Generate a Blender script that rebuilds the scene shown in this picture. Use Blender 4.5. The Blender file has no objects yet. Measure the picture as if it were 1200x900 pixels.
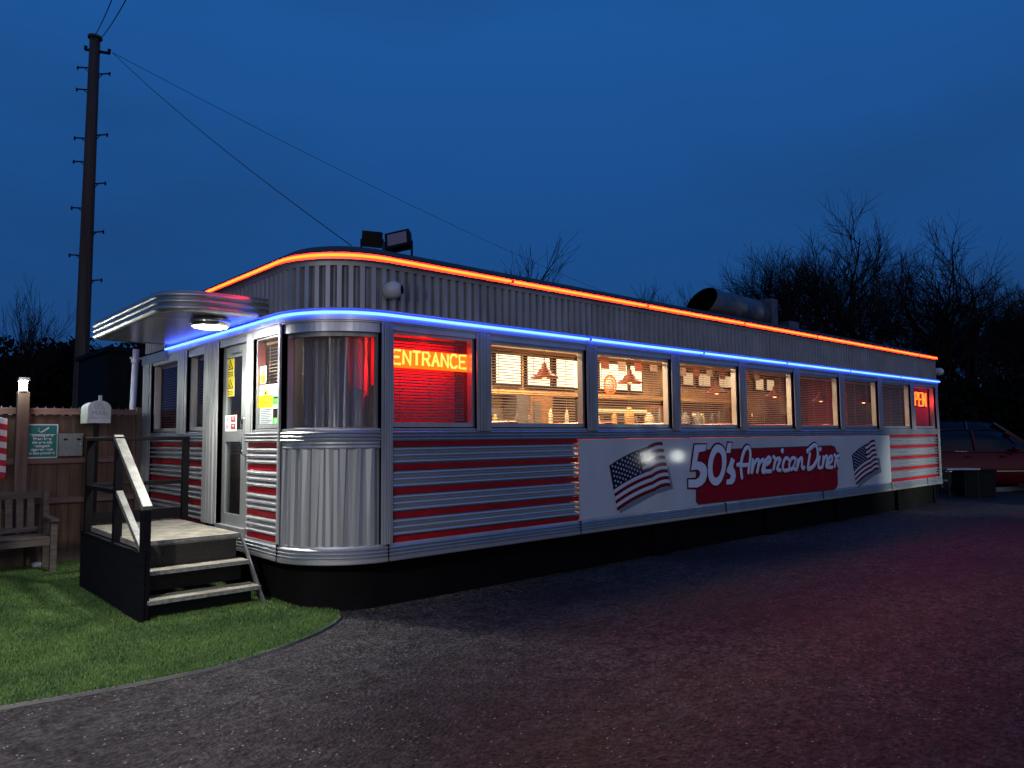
import bpy, bmesh, math, random
import numpy as np
from mathutils import Vector, Matrix
random.seed(7)
sc = bpy.context.scene
col = sc.collection
R = math.radians

# ------------------------------------------------------------------ camera
H = 1.6
F, PITCH, ROLL, YAW = 861.293, R(4.07193), R(-0.50602), R(47.92704)
cy, sy, cp, sp = math.cos(YAW), math.sin(YAW), math.cos(PITCH), math.sin(PITCH)
FWD = Vector((cy*cp, sy*cp, sp)); _r = Vector((sy, -cy, 0)); _u = _r.cross(FWD)
RT = _r*math.cos(ROLL) + _u*math.sin(ROLL); UP = -_r*math.sin(ROLL) + _u*math.cos(ROLL)
CAM = Vector((0, 0, H))
cd = bpy.data.cameras.new('camera'); cam = bpy.data.objects.new('camera', cd); col.objects.link(cam)
cd.sensor_width = 36; cd.lens = F/1200*36; cd.clip_end = 2000; cd.clip_start = .05
m = Matrix((RT, UP, -FWD)).transposed().to_4x4(); m.translation = CAM
cam.matrix_world = m; sc.camera = cam
def ray(x, y): return FWD*F + RT*(x-600) - UP*(y-450)
def atX(x, y, X): d = ray(x, y); return CAM + d*(X/d.x)
def atY(x, y, Y): d = ray(x, y); return CAM + d*(Y/d.y)
def atZ(x, y, Z=0): d = ray(x, y); return CAM + d*((Z-H)/d.z)
def atD(x, y, D): d = ray(x, y); return CAM + d*(D/F)

# ------------------------------------------------------------------ helpers
def tag(o, label=None, cat=None, group=None, kind=None):
    if label: o['label'] = label
    if cat: o['category'] = cat
    if group: o['group'] = group
    if kind: o['kind'] = kind
    return o
def thing(name, label, cat, loc=(0, 0, 0), rz=0, group=None):
    o = bpy.data.objects.new(name, None); col.objects.link(o)
    o.location = loc; o.rotation_euler = (0, 0, rz); o.empty_display_size = .2
    return tag(o, label, cat, group)
class MB:
    def __init__(s): s.v = []; s.f = []; s.mi = []; s.sm = []
    def add(s, vs, fs, mi=0, sm=False):
        n = len(s.v); s.v += [tuple(v) for v in vs]
        for f in fs: s.f.append([i+n for i in f]); s.mi.append(mi); s.sm.append(sm)
        return s
    def box(s, a, b, mi=0, T=None):
        x0, y0, z0 = a; x1, y1, z1 = b
        vs = [Vector(p) for p in ((x0,y0,z0),(x1,y0,z0),(x1,y1,z0),(x0,y1,z0),(x0,y0,z1),(x1,y0,z1),(x1,y1,z1),(x0,y1,z1))]
        if T is not None: vs = [T @ v for v in vs]
        return s.add(vs, [(3,2,1,0),(4,5,6,7),(0,1,5,4),(1,2,6,5),(2,3,7,6),(3,0,4,7)], mi)
    def bar(s, p, q, w, h, mi=0, up=(0,0,1)):
        p, q = Vector(p), Vector(q); d = (q-p).normalized(); up = Vector(up)
        a = d.cross(up); a = a.normalized() if a.length > 1e-4 else Vector((1,0,0)); b = a.cross(d).normalized()
        vs = [c + a*i*w/2 + b*j*h/2 for c in (p, q) for i, j in ((-1,-1),(1,-1),(1,1),(-1,1))]
        return s.add(vs, [(0,1,2,3),(7,6,5,4),(0,4,5,1),(1,5,6,2),(2,6,7,3),(3,7,4,0)], mi)
    def tube(s, pts, r, n=8, mi=0, cap=True, sq=None, sm=True):
        pts = [Vector(p) for p in pts]; rs = r if isinstance(r, (list, tuple)) else [r]*len(pts)
        vs = []; up = Vector((0, 0, 1))
        for i, p in enumerate(pts):
            d = (pts[min(i+1, len(pts)-1)] - pts[max(i-1, 0)]).normalized()
            a = d.cross(up)
            if sq is not None: a = d.cross(Vector(sq))
            if a.length < 1e-3: a = Vector((1, 0, 0))
            a.normalize(); b = a.cross(d).normalized()
            fl = .18 if sq is not None else 1
            for k in range(n):
                t = 2*math.pi*k/n
                vs.append(p + a*math.cos(t)*rs[i] + b*math.sin(t)*rs[i]*fl)
        fs = [(i*n+k, i*n+(k+1) % n, (i+1)*n+(k+1) % n, (i+1)*n+k) for i in range(len(pts)-1) for k in range(n)]
        s.add(vs, fs, mi, sm)
        if cap:
            L = len(s.v)-len(vs)
            s.f.append([L+k for k in range(n)][::-1]); s.mi.append(mi); s.sm.append(False)
            s.f.append([L+(len(pts)-1)*n+k for k in range(n)]); s.mi.append(mi); s.sm.append(False)
        return s
    def lathe(s, c, prof, n=24, axis='z', mi=0, sm=True, T=None):
        vs = []
        for r, h in prof:
            for k in range(n):
                t = 2*math.pi*k/n; p = Vector((r*math.cos(t), r*math.sin(t), h))
                if axis == 'y': p = Vector((p.x, p.z, p.y))
                if axis == 'x': p = Vector((p.z, p.x, p.y))
                if T is not None: p = T @ p
                vs.append(Vector(c)+p)
        fs = [(i*n+k, i*n+(k+1) % n, (i+1)*n+(k+1) % n, (i+1)*n+k) for i in range(len(prof)-1) for k in range(n)]
        return s.add(vs, fs, mi, sm)
    def prism(s, poly, fn, t0, t1, mi=0):
        # poly 2D -> fn(u, v, t) -> 3D
        n = len(poly); vs = [fn(u, v, t0) for u, v in poly] + [fn(u, v, t1) for u, v in poly]
        fs = [tuple(range(n))[::-1], tuple(range(n, 2*n))] + [(i, (i+1) % n, n+(i+1) % n, n+i) for i in range(n)]
        return s.add(vs, fs, mi)
    def build(s, name, mat, parent=None, bevel=0):
        me = bpy.data.meshes.new(name); me.from_pydata(s.v, [], s.f)
        mats = mat if isinstance(mat, (list, tuple)) else [mat]
        for x in mats: me.materials.append(x)
        me.polygons.foreach_set('material_index', s.mi); me.polygons.foreach_set('use_smooth', s.sm)
        me.update()
        bm = bmesh.new(); bm.from_mesh(me); bmesh.ops.recalc_face_normals(bm, faces=bm.faces); bm.to_mesh(me); bm.free()
        o = bpy.data.objects.new(name, me); col.objects.link(o)
        if parent is not None:
            o.parent = parent
            # vertices were given in world space: undo the parents' transform
            M = Matrix.Identity(4); q = parent
            while q is not None:
                M = Matrix.LocRotScale(q.location, q.rotation_euler, q.scale) @ M; q = q.parent
            me.transform(M.inverted())
        if bevel:
            md = o.modifiers.new('b', 'BEVEL'); md.width = bevel; md.segments = 2; md.limit_method = 'ANGLE'
        return o
def children(o): return [c for c in bpy.data.objects if c.parent == o]
def copy_tree(o, parent=None):
    c = o.copy(); col.objects.link(c); c.parent = parent
    for ch in children(o): copy_tree(ch, c)
    return c

# ------------------------------------------------------------------ materials
def nt(mat): return mat.node_tree.nodes, mat.node_tree.links
def M(name, c, rough=.6, metal=0, noise=0, nscale=8, bump=0, bscale=60, stretch=(1, 1, 1), emit=None, es=0, c2=None, spec=.5, coat=0, trans=0, ior=1.45, rvar=0, detail=6):
    mat = bpy.data.materials.new(name); mat.use_nodes = True; N, L = nt(mat); b = N['Principled BSDF']
    b.inputs['Base Color'].default_value = (*c, 1); b.inputs['Roughness'].default_value = rough; b.inputs['Metallic'].default_value = metal
    b.inputs['Specular IOR Level'].default_value = spec; b.inputs['Coat Weight'].default_value = coat; b.inputs['IOR'].default_value = ior
    if trans: b.inputs['Transmission Weight'].default_value = trans
    if emit: b.inputs['Emission Color'].default_value = (*emit, 1); b.inputs['Emission Strength'].default_value = es
    if noise or bump or rvar:
        tc = N.new('ShaderNodeTexCoord'); mp = N.new('ShaderNodeMapping'); L.new(tc.outputs['Object'], mp.inputs['Vector']); mp.inputs['Scale'].default_value = stretch
    if noise:
        n = N.new('ShaderNodeTexNoise'); n.inputs['Scale'].default_value = nscale; n.inputs['Detail'].default_value = detail; L.new(mp.outputs[0], n.inputs['Vector'])
        r = N.new('ShaderNodeValToRGB'); L.new(n.outputs['Fac'], r.inputs[0]); r.color_ramp.elements[0].position = .3; r.color_ramp.elements[1].position = .7
        d = c2 if c2 else tuple(x*(1-noise) for x in c)
        r.color_ramp.elements[0].color = (*d, 1); r.color_ramp.elements[1].color = (*c, 1); L.new(r.outputs[0], b.inputs['Base Color'])
        if rvar:
            mr = N.new('ShaderNodeMapRange'); L.new(n.outputs['Fac'], mr.inputs[0]); mr.inputs[1].default_value = .3; mr.inputs[2].default_value = .7
            mr.inputs[3].default_value = rough+rvar; mr.inputs[4].default_value = max(.03, rough-rvar*.5); L.new(mr.outputs[0], b.inputs['Roughness'])
    if bump:
        n2 = N.new('ShaderNodeTexNoise'); n2.inputs['Scale'].default_value = bscale; n2.inputs['Detail'].default_value = 5; L.new(mp.outputs[0], n2.inputs['Vector'])
        bp = N.new('ShaderNodeBump'); bp.inputs['Strength'].default_value = bump; bp.inputs['Distance'].default_value = .01; L.new(n2.outputs['Fac'], bp.inputs['Height']); L.new(bp.outputs[0], b.inputs['Normal'])
    return mat
def E_(name, c, s):
    mat = bpy.data.materials.new(name); mat.use_nodes = True; N, L = nt(mat); N.remove(N['Principled BSDF'])
    e = N.new('ShaderNodeEmission'); e.inputs[0].default_value = (*c, 1); e.inputs[1].default_value = s; L.new(e.outputs[0], N['Material Output'].inputs[0]); return mat
alu = M('aluminium', (.60, .61, .62), .36, .85, .28, 3.0, .12, 9, (1, 1, .35), rvar=.14)
alu2 = M('aluminium_weathered', (.52, .53, .53), .42, .7, .45, 2.2, .1, 14, (3, 3, .3), rvar=.12)
aluf = M('aluminium_fascia', (.52, .52, .54), .5, .6, .4, 2.6, .08, 10, (1, 1, .3), rvar=.1)
alup = M('aluminium_pilaster', (.46, .47, .47), .45, .5, .35, 4, .06, 20, (2, 2, .3), rvar=.1)
redp = M('red_enamel', (.40, .008, .018), .4, 0, .3, 5, spec=.25)
blk = M('black_paint', (.006, .006, .007), .6, 0, .3, 6, .15, 40, spec=.2)
skirtm = M('black_skirt', (.005, .0045, .005), .85, 0, .4, 3, .3, 8, spec=.08)
roofm = M('roof_felt', (.05, .045, .05), .8, 0, .4, 2, .2, 20)
whitep = M('white_panel', (.64, .68, .70), .07, 0, .22, 1.4, .01, 3, (1, 1, .25), rvar=.01)
maroon = M('maroon_print', (.15, .004, .014), .6, spec=.12)
redpr = M('red_print', (.30, .005, .018), .6, 0, .15, 2, spec=.12)
letm = M('letter_white', (.70, .76, .86), .4, spec=.3)
blackpr = M('black_print', (.01, .01, .02), .4)
navy = M('navy_print', (.012, .014, .05), .4)
shadowpr = M('grey_print', (.2, .24, .27), .4)
wood_f = M('fence_wood', (.17, .10, .065), .8, 0, .55, 3.5, .5, 18, (3, 3, .35))
wood_r = M('fence_rail', (.24, .14, .12), .8, 0, .5, 5, .4, 20, (.3, 3, 3))
wood_p = M('fence_post', (.17, .12, .095), .8, 0, .55, 4, .5, 25, (4, 4, .25))
wood_b = M('bench_wood', (.13, .105, .085), .75, 0, .55, 6, .4, 30, (.5, 4, 4))
wood_pole = M('pole_wood', (.09, .075, .068), .85, 0, .6, 3, .6, 12, (4, 4, .15), spec=.2)
deck = M('deck_grip', (.26, .24, .19), .85, 0, .55, 7, .7, 60)
nosing = M('nosing', (.38, .37, .34), .4, .6, .5, 30, .6, 90)
turfm = M('turf_base', (.035, .060, .014), .9, 0, .6, 14, .5, 60, spec=.1)
bark = M('bark', (.020, .016, .016), .95, spec=.05)
darkv = M('dark_vegetation', (.008, .010, .008), .95, spec=.05)
rubber = M('rubber', (.02, .02, .02), .8)
redcar = M('car_red', (.09, .001, .003), .42, .2, coat=.12, spec=.3)
bluecar = M('car_dark_blue', (.01, .013, .025), .35, .3, coat=.3)
cglass = M('car_glass', (.004, .005, .008), .12, 0, spec=.35)
chrome = M('chrome', (.7, .7, .7), .18, 1)
galv = M('galvanised', (.35, .37, .4), .38, .8, .3, 6)
whiteplastic = M('white_plastic', (.6, .6, .62), .35)
pipew = M('drainpipe', (.55, .57, .66), .45)
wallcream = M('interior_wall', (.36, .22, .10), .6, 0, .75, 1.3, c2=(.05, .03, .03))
ceil_m = M('interior_ceiling', (.5, .42, .34), .7)
darkint = M('dark_interior', (.03, .02, .018), .6)
floorint = M('interior_floor', (.08, .05, .04), .4)
boothm = M('booth_vinyl', (.38, .03, .02), .35)
tabletop = M('table_top', (.4, .36, .3), .3)
blindm = M('blind_slat', (.60, .50, .38), .5); _N, _L = nt(blindm); _t = _N.new('ShaderNodeBsdfTranslucent'); _t.inputs[0].default_value = (.75, .52, .28, 1)
_m = _N.new('ShaderNodeMixShader'); _m.inputs[0].default_value = .5; _L.new(_N['Principled BSDF'].outputs[0], _m.inputs[1]); _L.new(_t.outputs[0], _m.inputs[2]); _L.new(_m.outputs[0], _N['Material Output'].inputs[0])
signgreen = M('sign_green', (.0, .17, .15), .5)
signwhite = M('sign_white', (.7, .7, .72), .5)
yellow = M('sign_yellow', (.80, .62, .0), .5)
greenb = M('sign_green_bright', (.08, .55, .05), .5)
paperg = M('paper_grey', (.38, .42, .42), .6, 0, .1, 10)
steel = M('brushed_steel', (.20, .21, .22), .38, .8, .3, 12, .05, 30, (8, 1, 1))
neon_red = E_('neon_orange', (1, .0042, .0003), 175)
neon_blue = E_('neon_blue', (.028, .075, 1), 15)
neon_text = E_('neon_text', (1, .085, .014), 13)
neon_open = E_('neon_open', (1, .07, .004), 8)
lampw = E_('lamp_white', (1, .99, .90), 110)
postlamp = E_('lamp_cool', (.95, 1, .88), 260)
menu_e = E_('menu_lightbox', (1, .84, .48), 2.6)
menu_dim = E_('menu_lightbox_dim', (1, .66, .34), .9)
bulb_e = E_('bulb', (1, .35, .08), 6)
ringn = E_('neon_ring', (1, .12, .01), 3)

def glass_mat(name, tint=(1, 1, 1), rough=.0, refl=.12, bump=0, aniso=0):
    mat = bpy.data.materials.new(name); mat.use_nodes = True; N, L = nt(mat); N.remove(N['Principled BSDF'])
    t = N.new('ShaderNodeBsdfTransparent'); t.inputs[0].default_value = (*tint, 1)
    g = N.new('ShaderNodeBsdfGlossy'); g.inputs['Roughness'].default_value = rough
    if aniso:
        g.inputs['Anisotropy'].default_value = aniso; tg = N.new('ShaderNodeTangent'); tg.direction_type = 'RADIAL'; tg.axis = 'Z'; L.new(tg.outputs[0], g.inputs['Tangent'])
    lw = N.new('ShaderNodeLayerWeight'); lw.inputs[0].default_value = .5
    fr = N.new('ShaderNodeMath'); fr.operation = 'POWER'; L.new(lw.outputs['Facing'], fr.inputs[0]); fr.inputs[1].default_value = 5
    ma = N.new('ShaderNodeMath'); ma.operation = 'ADD'; ma.use_clamp = True; L.new(fr.outputs[0], ma.inputs[0]); ma.inputs[1].default_value = refl
    mx = N.new('ShaderNodeMixShader'); L.new(ma.outputs[0], mx.inputs[0]); L.new(t.outputs[0], mx.inputs[1]); L.new(g.outputs[0], mx.inputs[2])
    if bump:
        tc = N.new('ShaderNodeTexCoord'); mp = N.new('ShaderNodeMapping'); mp.inputs['Scale'].default_value = (1, 1, .08); L.new(tc.outputs['Object'], mp.inputs[0])
        n2 = N.new('ShaderNodeTexNoise'); n2.inputs['Scale'].default_value = 6; n2.inputs['Detail'].default_value = 1; L.new(mp.outputs[0], n2.inputs['Vector'])
        bp = N.new('ShaderNodeBump'); bp.inputs['Strength'].default_value = bump; bp.inputs['Distance'].default_value = .05; L.new(n2.outputs['Fac'], bp.inputs['Height'])
        L.new(bp.outputs[0], g.inputs['Normal'])
    L.new(mx.outputs[0], N['Material Output'].inputs[0]); return mat
glass = glass_mat('window_glass', (.93, .93, .95), .01, .02)
vinyl = glass_mat('clear_curved_glazing', (.85, .83, .8), .25, .14, .3, .9)
doorglass = glass_mat('door_glass', (.6, .65, .7), .03, .06)

# ground: worn tarmac
def asphalt():
    mat = bpy.data.materials.new('asphalt'); mat.use_nodes = True; N, L = nt(mat); b = N['Principled BSDF']
    tc = N.new('ShaderNodeTexCoord')
    def noise(s, d=6, r=.6):
        n = N.new('ShaderNodeTexNoise'); n.inputs['Scale'].default_value = s; n.inputs['Detail'].default_value = d; n.inputs['Roughness'].default_value = r; L.new(tc.outputs['Object'], n.inputs['Vector']); return n
    big, fine = noise(.45, 5), noise(22, 8, .78)
    b.inputs['Specular IOR Level'].default_value = .12
    r1 = N.new('ShaderNodeValToRGB'); L.new(big.outputs['Fac'], r1.inputs[0]); r1.color_ramp.elements[0].position = .35; r1.color_ramp.elements[1].position = .68
    r1.color_ramp.elements[0].color = (.033, .028, .030, 1); r1.color_ramp.elements[1].color = (.098, .086, .083, 1)
    r2 = N.new('ShaderNodeValToRGB'); L.new(fine.outputs['Fac'], r2.inputs[0]); r2.color_ramp.elements[0].position = .36; r2.color_ramp.elements[1].position = .66
    r2.color_ramp.elements[0].color = (.12, .12, .12, 1); r2.color_ramp.elements[1].color = (1.9, 1.9, 1.9, 1)
    mx = N.new('ShaderNodeMix'); mx.data_type = 'RGBA'; mx.blend_type = 'MULTIPLY'; mx.inputs[0].default_value = 1; L.new(r1.outputs[0], mx.inputs[6]); L.new(r2.outputs[0], mx.inputs[7])
    mid = noise(5.5, 5, .65); r3 = N.new('ShaderNodeValToRGB'); L.new(mid.outputs['Fac'], r3.inputs[0]); r3.color_ramp.elements[0].position = .36; r3.color_ramp.elements[1].position = .62
    r3.color_ramp.elements[0].color = (.5, .5, .5, 1); r3.color_ramp.elements[1].color = (1.2, 1.2, 1.2, 1)
    mx3 = N.new('ShaderNodeMix'); mx3.data_type = 'RGBA'; mx3.blend_type = 'MULTIPLY'; mx3.inputs[0].default_value = 1; L.new(mx.outputs[2], mx3.inputs[6]); L.new(r3.outputs[0], mx3.inputs[7]); mx = mx3
    vo = N.new('ShaderNodeTexVoronoi'); vo.inputs['Scale'].default_value = 55; L.new(tc.outputs['Object'], vo.inputs['Vector'])
    sep = N.new('ShaderNodeSeparateColor'); L.new(vo.outputs['Color'], sep.inputs[0])
    gt = N.new('ShaderNodeMath'); gt.operation = 'GREATER_THAN'; L.new(sep.outputs[0], gt.inputs[0]); gt.inputs[1].default_value = .975
    lt = N.new('ShaderNodeMath'); lt.operation = 'LESS_THAN'; L.new(vo.outputs['Distance'], lt.inputs[0]); lt.inputs[1].default_value = .33
    mu = N.new('ShaderNodeMath'); mu.operation = 'MULTIPLY'; L.new(gt.outputs[0], mu.inputs[0]); L.new(lt.outputs[0], mu.inputs[1])
    mx2 = N.new('ShaderNodeMix'); mx2.data_type = 'RGBA'; L.new(mu.outputs[0], mx2.inputs[0]); L.new(mx.outputs[2], mx2.inputs[6]); mx2.inputs[7].default_value = (.42, .40, .38, 1)
    L.new(mx2.outputs[2], b.inputs['Base Color'])
    mr = N.new('ShaderNodeMapRange'); L.new(big.outputs['Fac'], mr.inputs[0]); mr.inputs[1].default_value = .35; mr.inputs[2].default_value = .7; mr.inputs[3].default_value = .5; mr.inputs[4].default_value = .85
    L.new(mr.outputs[0], b.inputs['Roughness'])
    vo2 = N.new('ShaderNodeTexVoronoi'); vo2.inputs['Scale'].default_value = 42; L.new(tc.outputs['Object'], vo2.inputs['Vector'])
    ad = N.new('ShaderNodeMath'); ad.operation = 'SUBTRACT'; L.new(fine.outputs['Fac'], ad.inputs[0]); L.new(vo2.outputs['Distance'], ad.inputs[1])
    bp = N.new('ShaderNodeBump'); bp.inputs['Strength'].default_value = 1; bp.inputs['Distance'].default_value = .025; L.new(ad.outputs[0], bp.inputs['Height']); L.new(bp.outputs[0], b.inputs['Normal'])
    return mat
asph = asphalt()

# ------------------------------------------------------------------ world and light
w = bpy.data.worlds.new('World'); sc.world = w; w.use_nodes = True; N, L = w.node_tree.nodes, w.node_tree.links
bg = N['Background']; sky = N.new('ShaderNodeTexSky'); sky.sky_type = 'NISHITA'; sky.sun_disc = False
sky.sun_elevation = R(3.0); sky.sun_rotation = R(200); sky.air_density = 1.0; sky.ozone_density = 6; sky.dust_density = .2
tint = N.new('ShaderNodeMix'); tint.data_type = 'RGBA'; tint.inputs[0].default_value = .93
L.new(sky.outputs[0], tint.inputs[6])
geo = N.new('ShaderNodeTexCoord'); sx_ = N.new('ShaderNodeSeparateXYZ'); L.new(geo.outputs['Generated'], sx_.inputs[0])
gr_ = N.new('ShaderNodeValToRGB'); L.new(sx_.outputs[2], gr_.inputs[0])
gr_.color_ramp.elements[0].position = 0; gr_.color_ramp.elements[0].color = (.012*11, .062*11, .215*11, 1)
gr_.color_ramp.elements[1].position = .9; gr_.color_ramp.elements[1].color = (.014*11, .105*11, .40*11, 1)
e_ = gr_.color_ramp.elements.new(.25); e_.color = (.0125*11, .080*11, .28*11, 1)
e_ = gr_.color_ramp.elements.new(.5); e_.color = (.0145*11, .107*11, .375*11, 1)
L.new(gr_.outputs[0], tint.inputs[7])
tc = N.new('ShaderNodeTexCoord'); mp = N.new('ShaderNodeMapping'); mp.inputs['Scale'].default_value = (1, 1, 3.2); L.new(tc.outputs['Generated'], mp.inputs[0])
cn = N.new('ShaderNodeTexNoise'); cn.inputs['Scale'].default_value = 2.2; cn.inputs['Detail'].default_value = 6; cn.inputs['Roughness'].default_value = .5; L.new(mp.outputs[0], cn.inputs['Vector'])
cr = N.new('ShaderNodeValToRGB'); L.new(cn.outputs['Fac'], cr.inputs[0]); cr.color_ramp.elements[0].position = .42; cr.color_ramp.elements[1].position = .74
cr.color_ramp.elements[0].color = (0, 0, 0, 1); cr.color_ramp.elements[1].color = (.55, .55, .55, 1)
SKYC = N.new('ShaderNodeMix'); SKYC.data_type = 'RGBA'; L.new(cr.outputs[0], SKYC.inputs[0]); L.new(tint.outputs[2], SKYC.inputs[6])
dk = N.new('ShaderNodeMix'); dk.data_type = 'RGBA'; dk.blend_type = 'MULTIPLY'; dk.inputs[0].default_value = 1; L.new(tint.outputs[2], dk.inputs[6]); dk.inputs[7].default_value = (.95, .66, .56, 1)
L.new(dk.outputs[2], SKYC.inputs[7])
vd = N.new('ShaderNodeVectorMath'); vd.operation = 'DOT_PRODUCT'; L.new(geo.outputs['Generated'], vd.inputs[0]); vd.inputs[1].default_value = (-.45, -.89, 0)
g1 = N.new('ShaderNodeMapRange'); g1.interpolation_type = 'SMOOTHSTEP'; L.new(vd.outputs['Value'], g1.inputs[0]); g1.inputs[1].default_value = .1; g1.inputs[2].default_value = .95
g2 = N.new('ShaderNodeMapRange'); g2.interpolation_type = 'SMOOTHSTEP'; L.new(sx_.outputs[2], g2.inputs[0]); g2.inputs[1].default_value = .8; g2.inputs[2].default_value = .0
gm = N.new('ShaderNodeMath'); gm.operation = 'MULTIPLY'; L.new(g1.outputs[0], gm.inputs[0]); L.new(g2.outputs[0], gm.inputs[1])
ga = N.new('ShaderNodeMix'); ga.data_type = 'RGBA'; ga.blend_type = 'ADD'; L.new(gm.outputs[0], ga.inputs[0]); L.new(SKYC.outputs[2], ga.inputs[6]); ga.inputs[7].default_value = (4.6, 4.0, 3.6, 1)
L.new(ga.outputs[2], bg.inputs[0]); bg.inputs[1].default_value = .081
sc.view_settings.view_transform = 'Standard'; sc.view_settings.look = 'None'; sc.view_settings.exposure = 0
sc.cycles.use_denoising = True; sc.cycles.max_bounces = 8; sc.cycles.transparent_max_bounces = 24; sc.cycles.sample_clamp_indirect = 6
sc.cycles.caustics_reflective = False; sc.cycles.caustics_refractive = False
def light(name, kind, loc, energy, color, target=None, **kw):
    d = bpy.data.lights.new(name, kind); d.energy = energy*(1.2 if name == 'ceiling_lamp' and loc[0] > 5 else 1); d.color = color
    for k, v in kw.items(): setattr(d, k, v)
    o = bpy.data.objects.new(name, d); col.objects.link(o); o.location = loc
    if target is not None: o.rotation_euler = (Vector(target)-Vector(loc)).to_track_quat('-Z', 'Y').to_euler()
    return o
light('ambient_fill', 'SUN', (0, 0, 30), .05, (1, .72, .55), (6, 7, 22), angle=R(60))  # broad ambient fill added from behind the camera, not an actual sun

# ------------------------------------------------------------------ ground
g = MB(); g.add([(-400, -400, 0), (400, -400, 0), (400, 400, 0), (-400, 400, 0)], [(0, 1, 2, 3)])
tag(g.build('ground', asph), kind='structure')
kerb_pts = [(-4, 5.75), (-2, 5.6), (-.4, 5.48), (.74, 5.40), (1.18, 5.33), (1.68, 5.29), (2.0, 5.30), (2.35, 5.38), (2.75, 5.54), (3.05, 5.72), (3.28, 5.93), (3.42, 6.2)]
def cat(pts, n=6, closed=False):
    P = [Vector(p) for p in pts]; out = []
    for i in range(len(P) - (0 if closed else 1)):
        if closed: a, b, c, d = P[i-1], P[i], P[(i+1) % len(P)], P[(i+2) % len(P)]
        else: a, b, c, d = P[max(i-1, 0)], P[i], P[i+1], P[min(i+2, len(P)-1)]
        for k in range(n):
            t = k/n; out.append(.5*((2*b)+(c-a)*t+(2*a-5*b+4*c-d)*t*t+(3*b-a-3*c+d)*t**3))
    if not closed: out.append(P[-1])
    return out
kp = cat([(x, y, 0) for x, y in kerb_pts])
poly = [(p.x, p.y) for p in kp] + [(3.42, 11.4), (-4, 11.4)]
t = MB(); t.add([(x, y, .012) for x, y in poly], [tuple(range(len(poly)))]); turf = t.build('artificial_turf', turfm); tag(turf, kind='structure')
k = MB(); prof = [(-.022, 0), (-.022, .020), (.006, .021), (.008, 0)]
def sweep(mb, prof, path, nrm, mi=0, cap=True, sm=False):
    n = len(prof); vs = []
    for p, q in zip(path, nrm):
        for o, z in prof: vs.append((p[0]+q[0]*o, p[1]+q[1]*o, z))
    fs = [(i*n+j, i*n+j+1, (i+1)*n+j+1, (i+1)*n+j) for i in range(len(path)-1) for j in range(n-1)]
    mb.add(vs, fs, mi, sm)
    if cap: mb.add(vs[:n], [tuple(range(n))], mi); mb.add(vs[-n:], [tuple(range(n))[::-1]], mi)
    return mb
nr = []
for i in range(len(kp)):
    d = (kp[min(i+1, len(kp)-1)]-kp[max(i-1, 0)]).normalized(); nr.append((d.y, -d.x))
tag(sweep(k, prof, kp, nr).build('kerb_edging', M('edging', (.16, .155, .15), .8, 0, .6, 3, .3, 40)), kind='structure')
# blades
rng = np.random.default_rng(3)
def inside(x, y):
    px = np.array([p[0] for p in poly]); py = np.array([p[1] for p in poly]); c = np.zeros(len(x), bool); j = len(px)-1
    for i in range(len(px)):
        cond = ((py[i] > y) != (py[j] > y)) & (x < (px[j]-px[i])*(y-py[i])/(py[j]-py[i]+1e-12)+px[i]); c ^= cond; j = i
    return c
nb = 230000
bx = rng.uniform(.3, 3.4, nb); by = 5.25+(rng.uniform(0, 1, nb)**1.35)*6.0
ok = inside(bx, by) & (bx > by*.13-.25); bx, by = bx[ok], by[ok]; nb = len(bx)
ang = rng.uniform(0, math.tau, nb); hh = rng.uniform(.016, .034, nb); ww = rng.uniform(.0035, .006, nb); ln = rng.normal(0, .012, (nb, 2))
V = np.zeros((nb, 3, 3)); V[:, 0] = np.stack([bx-np.cos(ang)*ww, by-np.sin(ang)*ww, np.full(nb, .01)], -1); V[:, 1] = np.stack([bx+np.cos(ang)*ww, by+np.sin(ang)*ww, np.full(nb, .01)], -1)
V[:, 2] = np.stack([bx+ln[:, 0], by+ln[:, 1], hh+.01], -1)
def tri_mesh(name, V, mat, quads=False):
    k = V.shape[1]; me = bpy.data.meshes.new(name); n = len(V); me.vertices.add(n*k); me.vertices.foreach_set('co', V.reshape(-1).astype(np.float32))
    me.loops.add(n*k); me.loops.foreach_set('vertex_index', np.arange(n*k, dtype=np.int32)); me.polygons.add(n); me.polygons.foreach_set('loop_start', np.arange(0, n*k, k, dtype=np.int32))
    me.materials.append(mat); me.update(calc_edges=True); me.validate(); o = bpy.data.objects.new(name, me); col.objects.link(o); return o
blade = M('turf_blade', (.12, .20, .055), .6, 0, .62, 1.8, c2=(.05, .10, .032), spec=.2); tag(tri_mesh('grass_blades', V, blade), 'short green artificial grass beside the diner steps', 'grass', kind='stuff')

# ------------------------------------------------------------------ diner shell
EX, DY, RAD, XR, YF = 3.076, 6.0, .737, 18.6, 11.16
def path(y0=YF, x1=XR, off=0, arc_n=22, step=None):
    # from far end of the door wall, round the corner, along the long wall: (point, outward normal)
    P = []; Nn = []
    def lin(a, b, n_):
        L_ = (Vector(b)-Vector(a)).length; k_ = max(1, int(round(L_/step))) if step else 1
        for i in range(k_): P.append((a[0]+(b[0]-a[0])*i/k_, a[1]+(b[1]-a[1])*i/k_)); Nn.append(n_)
    lin((EX, y0), (EX, DY+RAD), (-1, 0))
    for i in range(arc_n):
        t_ = math.pi + (math.pi/2)*i/arc_n; P.append((EX+RAD+RAD*math.cos(t_), DY+RAD+RAD*math.sin(t_))); Nn.append((math.cos(t_), math.sin(t_)))
    lin((EX+RAD, DY), (x1, DY), (0, -1)); P.append((x1, DY)); Nn.append((0, -1))
    return P, Nn
diner = thing('diner', 'long silver railcar diner with red stripes and red and blue neon', 'diner', (10.8, 8.5, 0))
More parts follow.
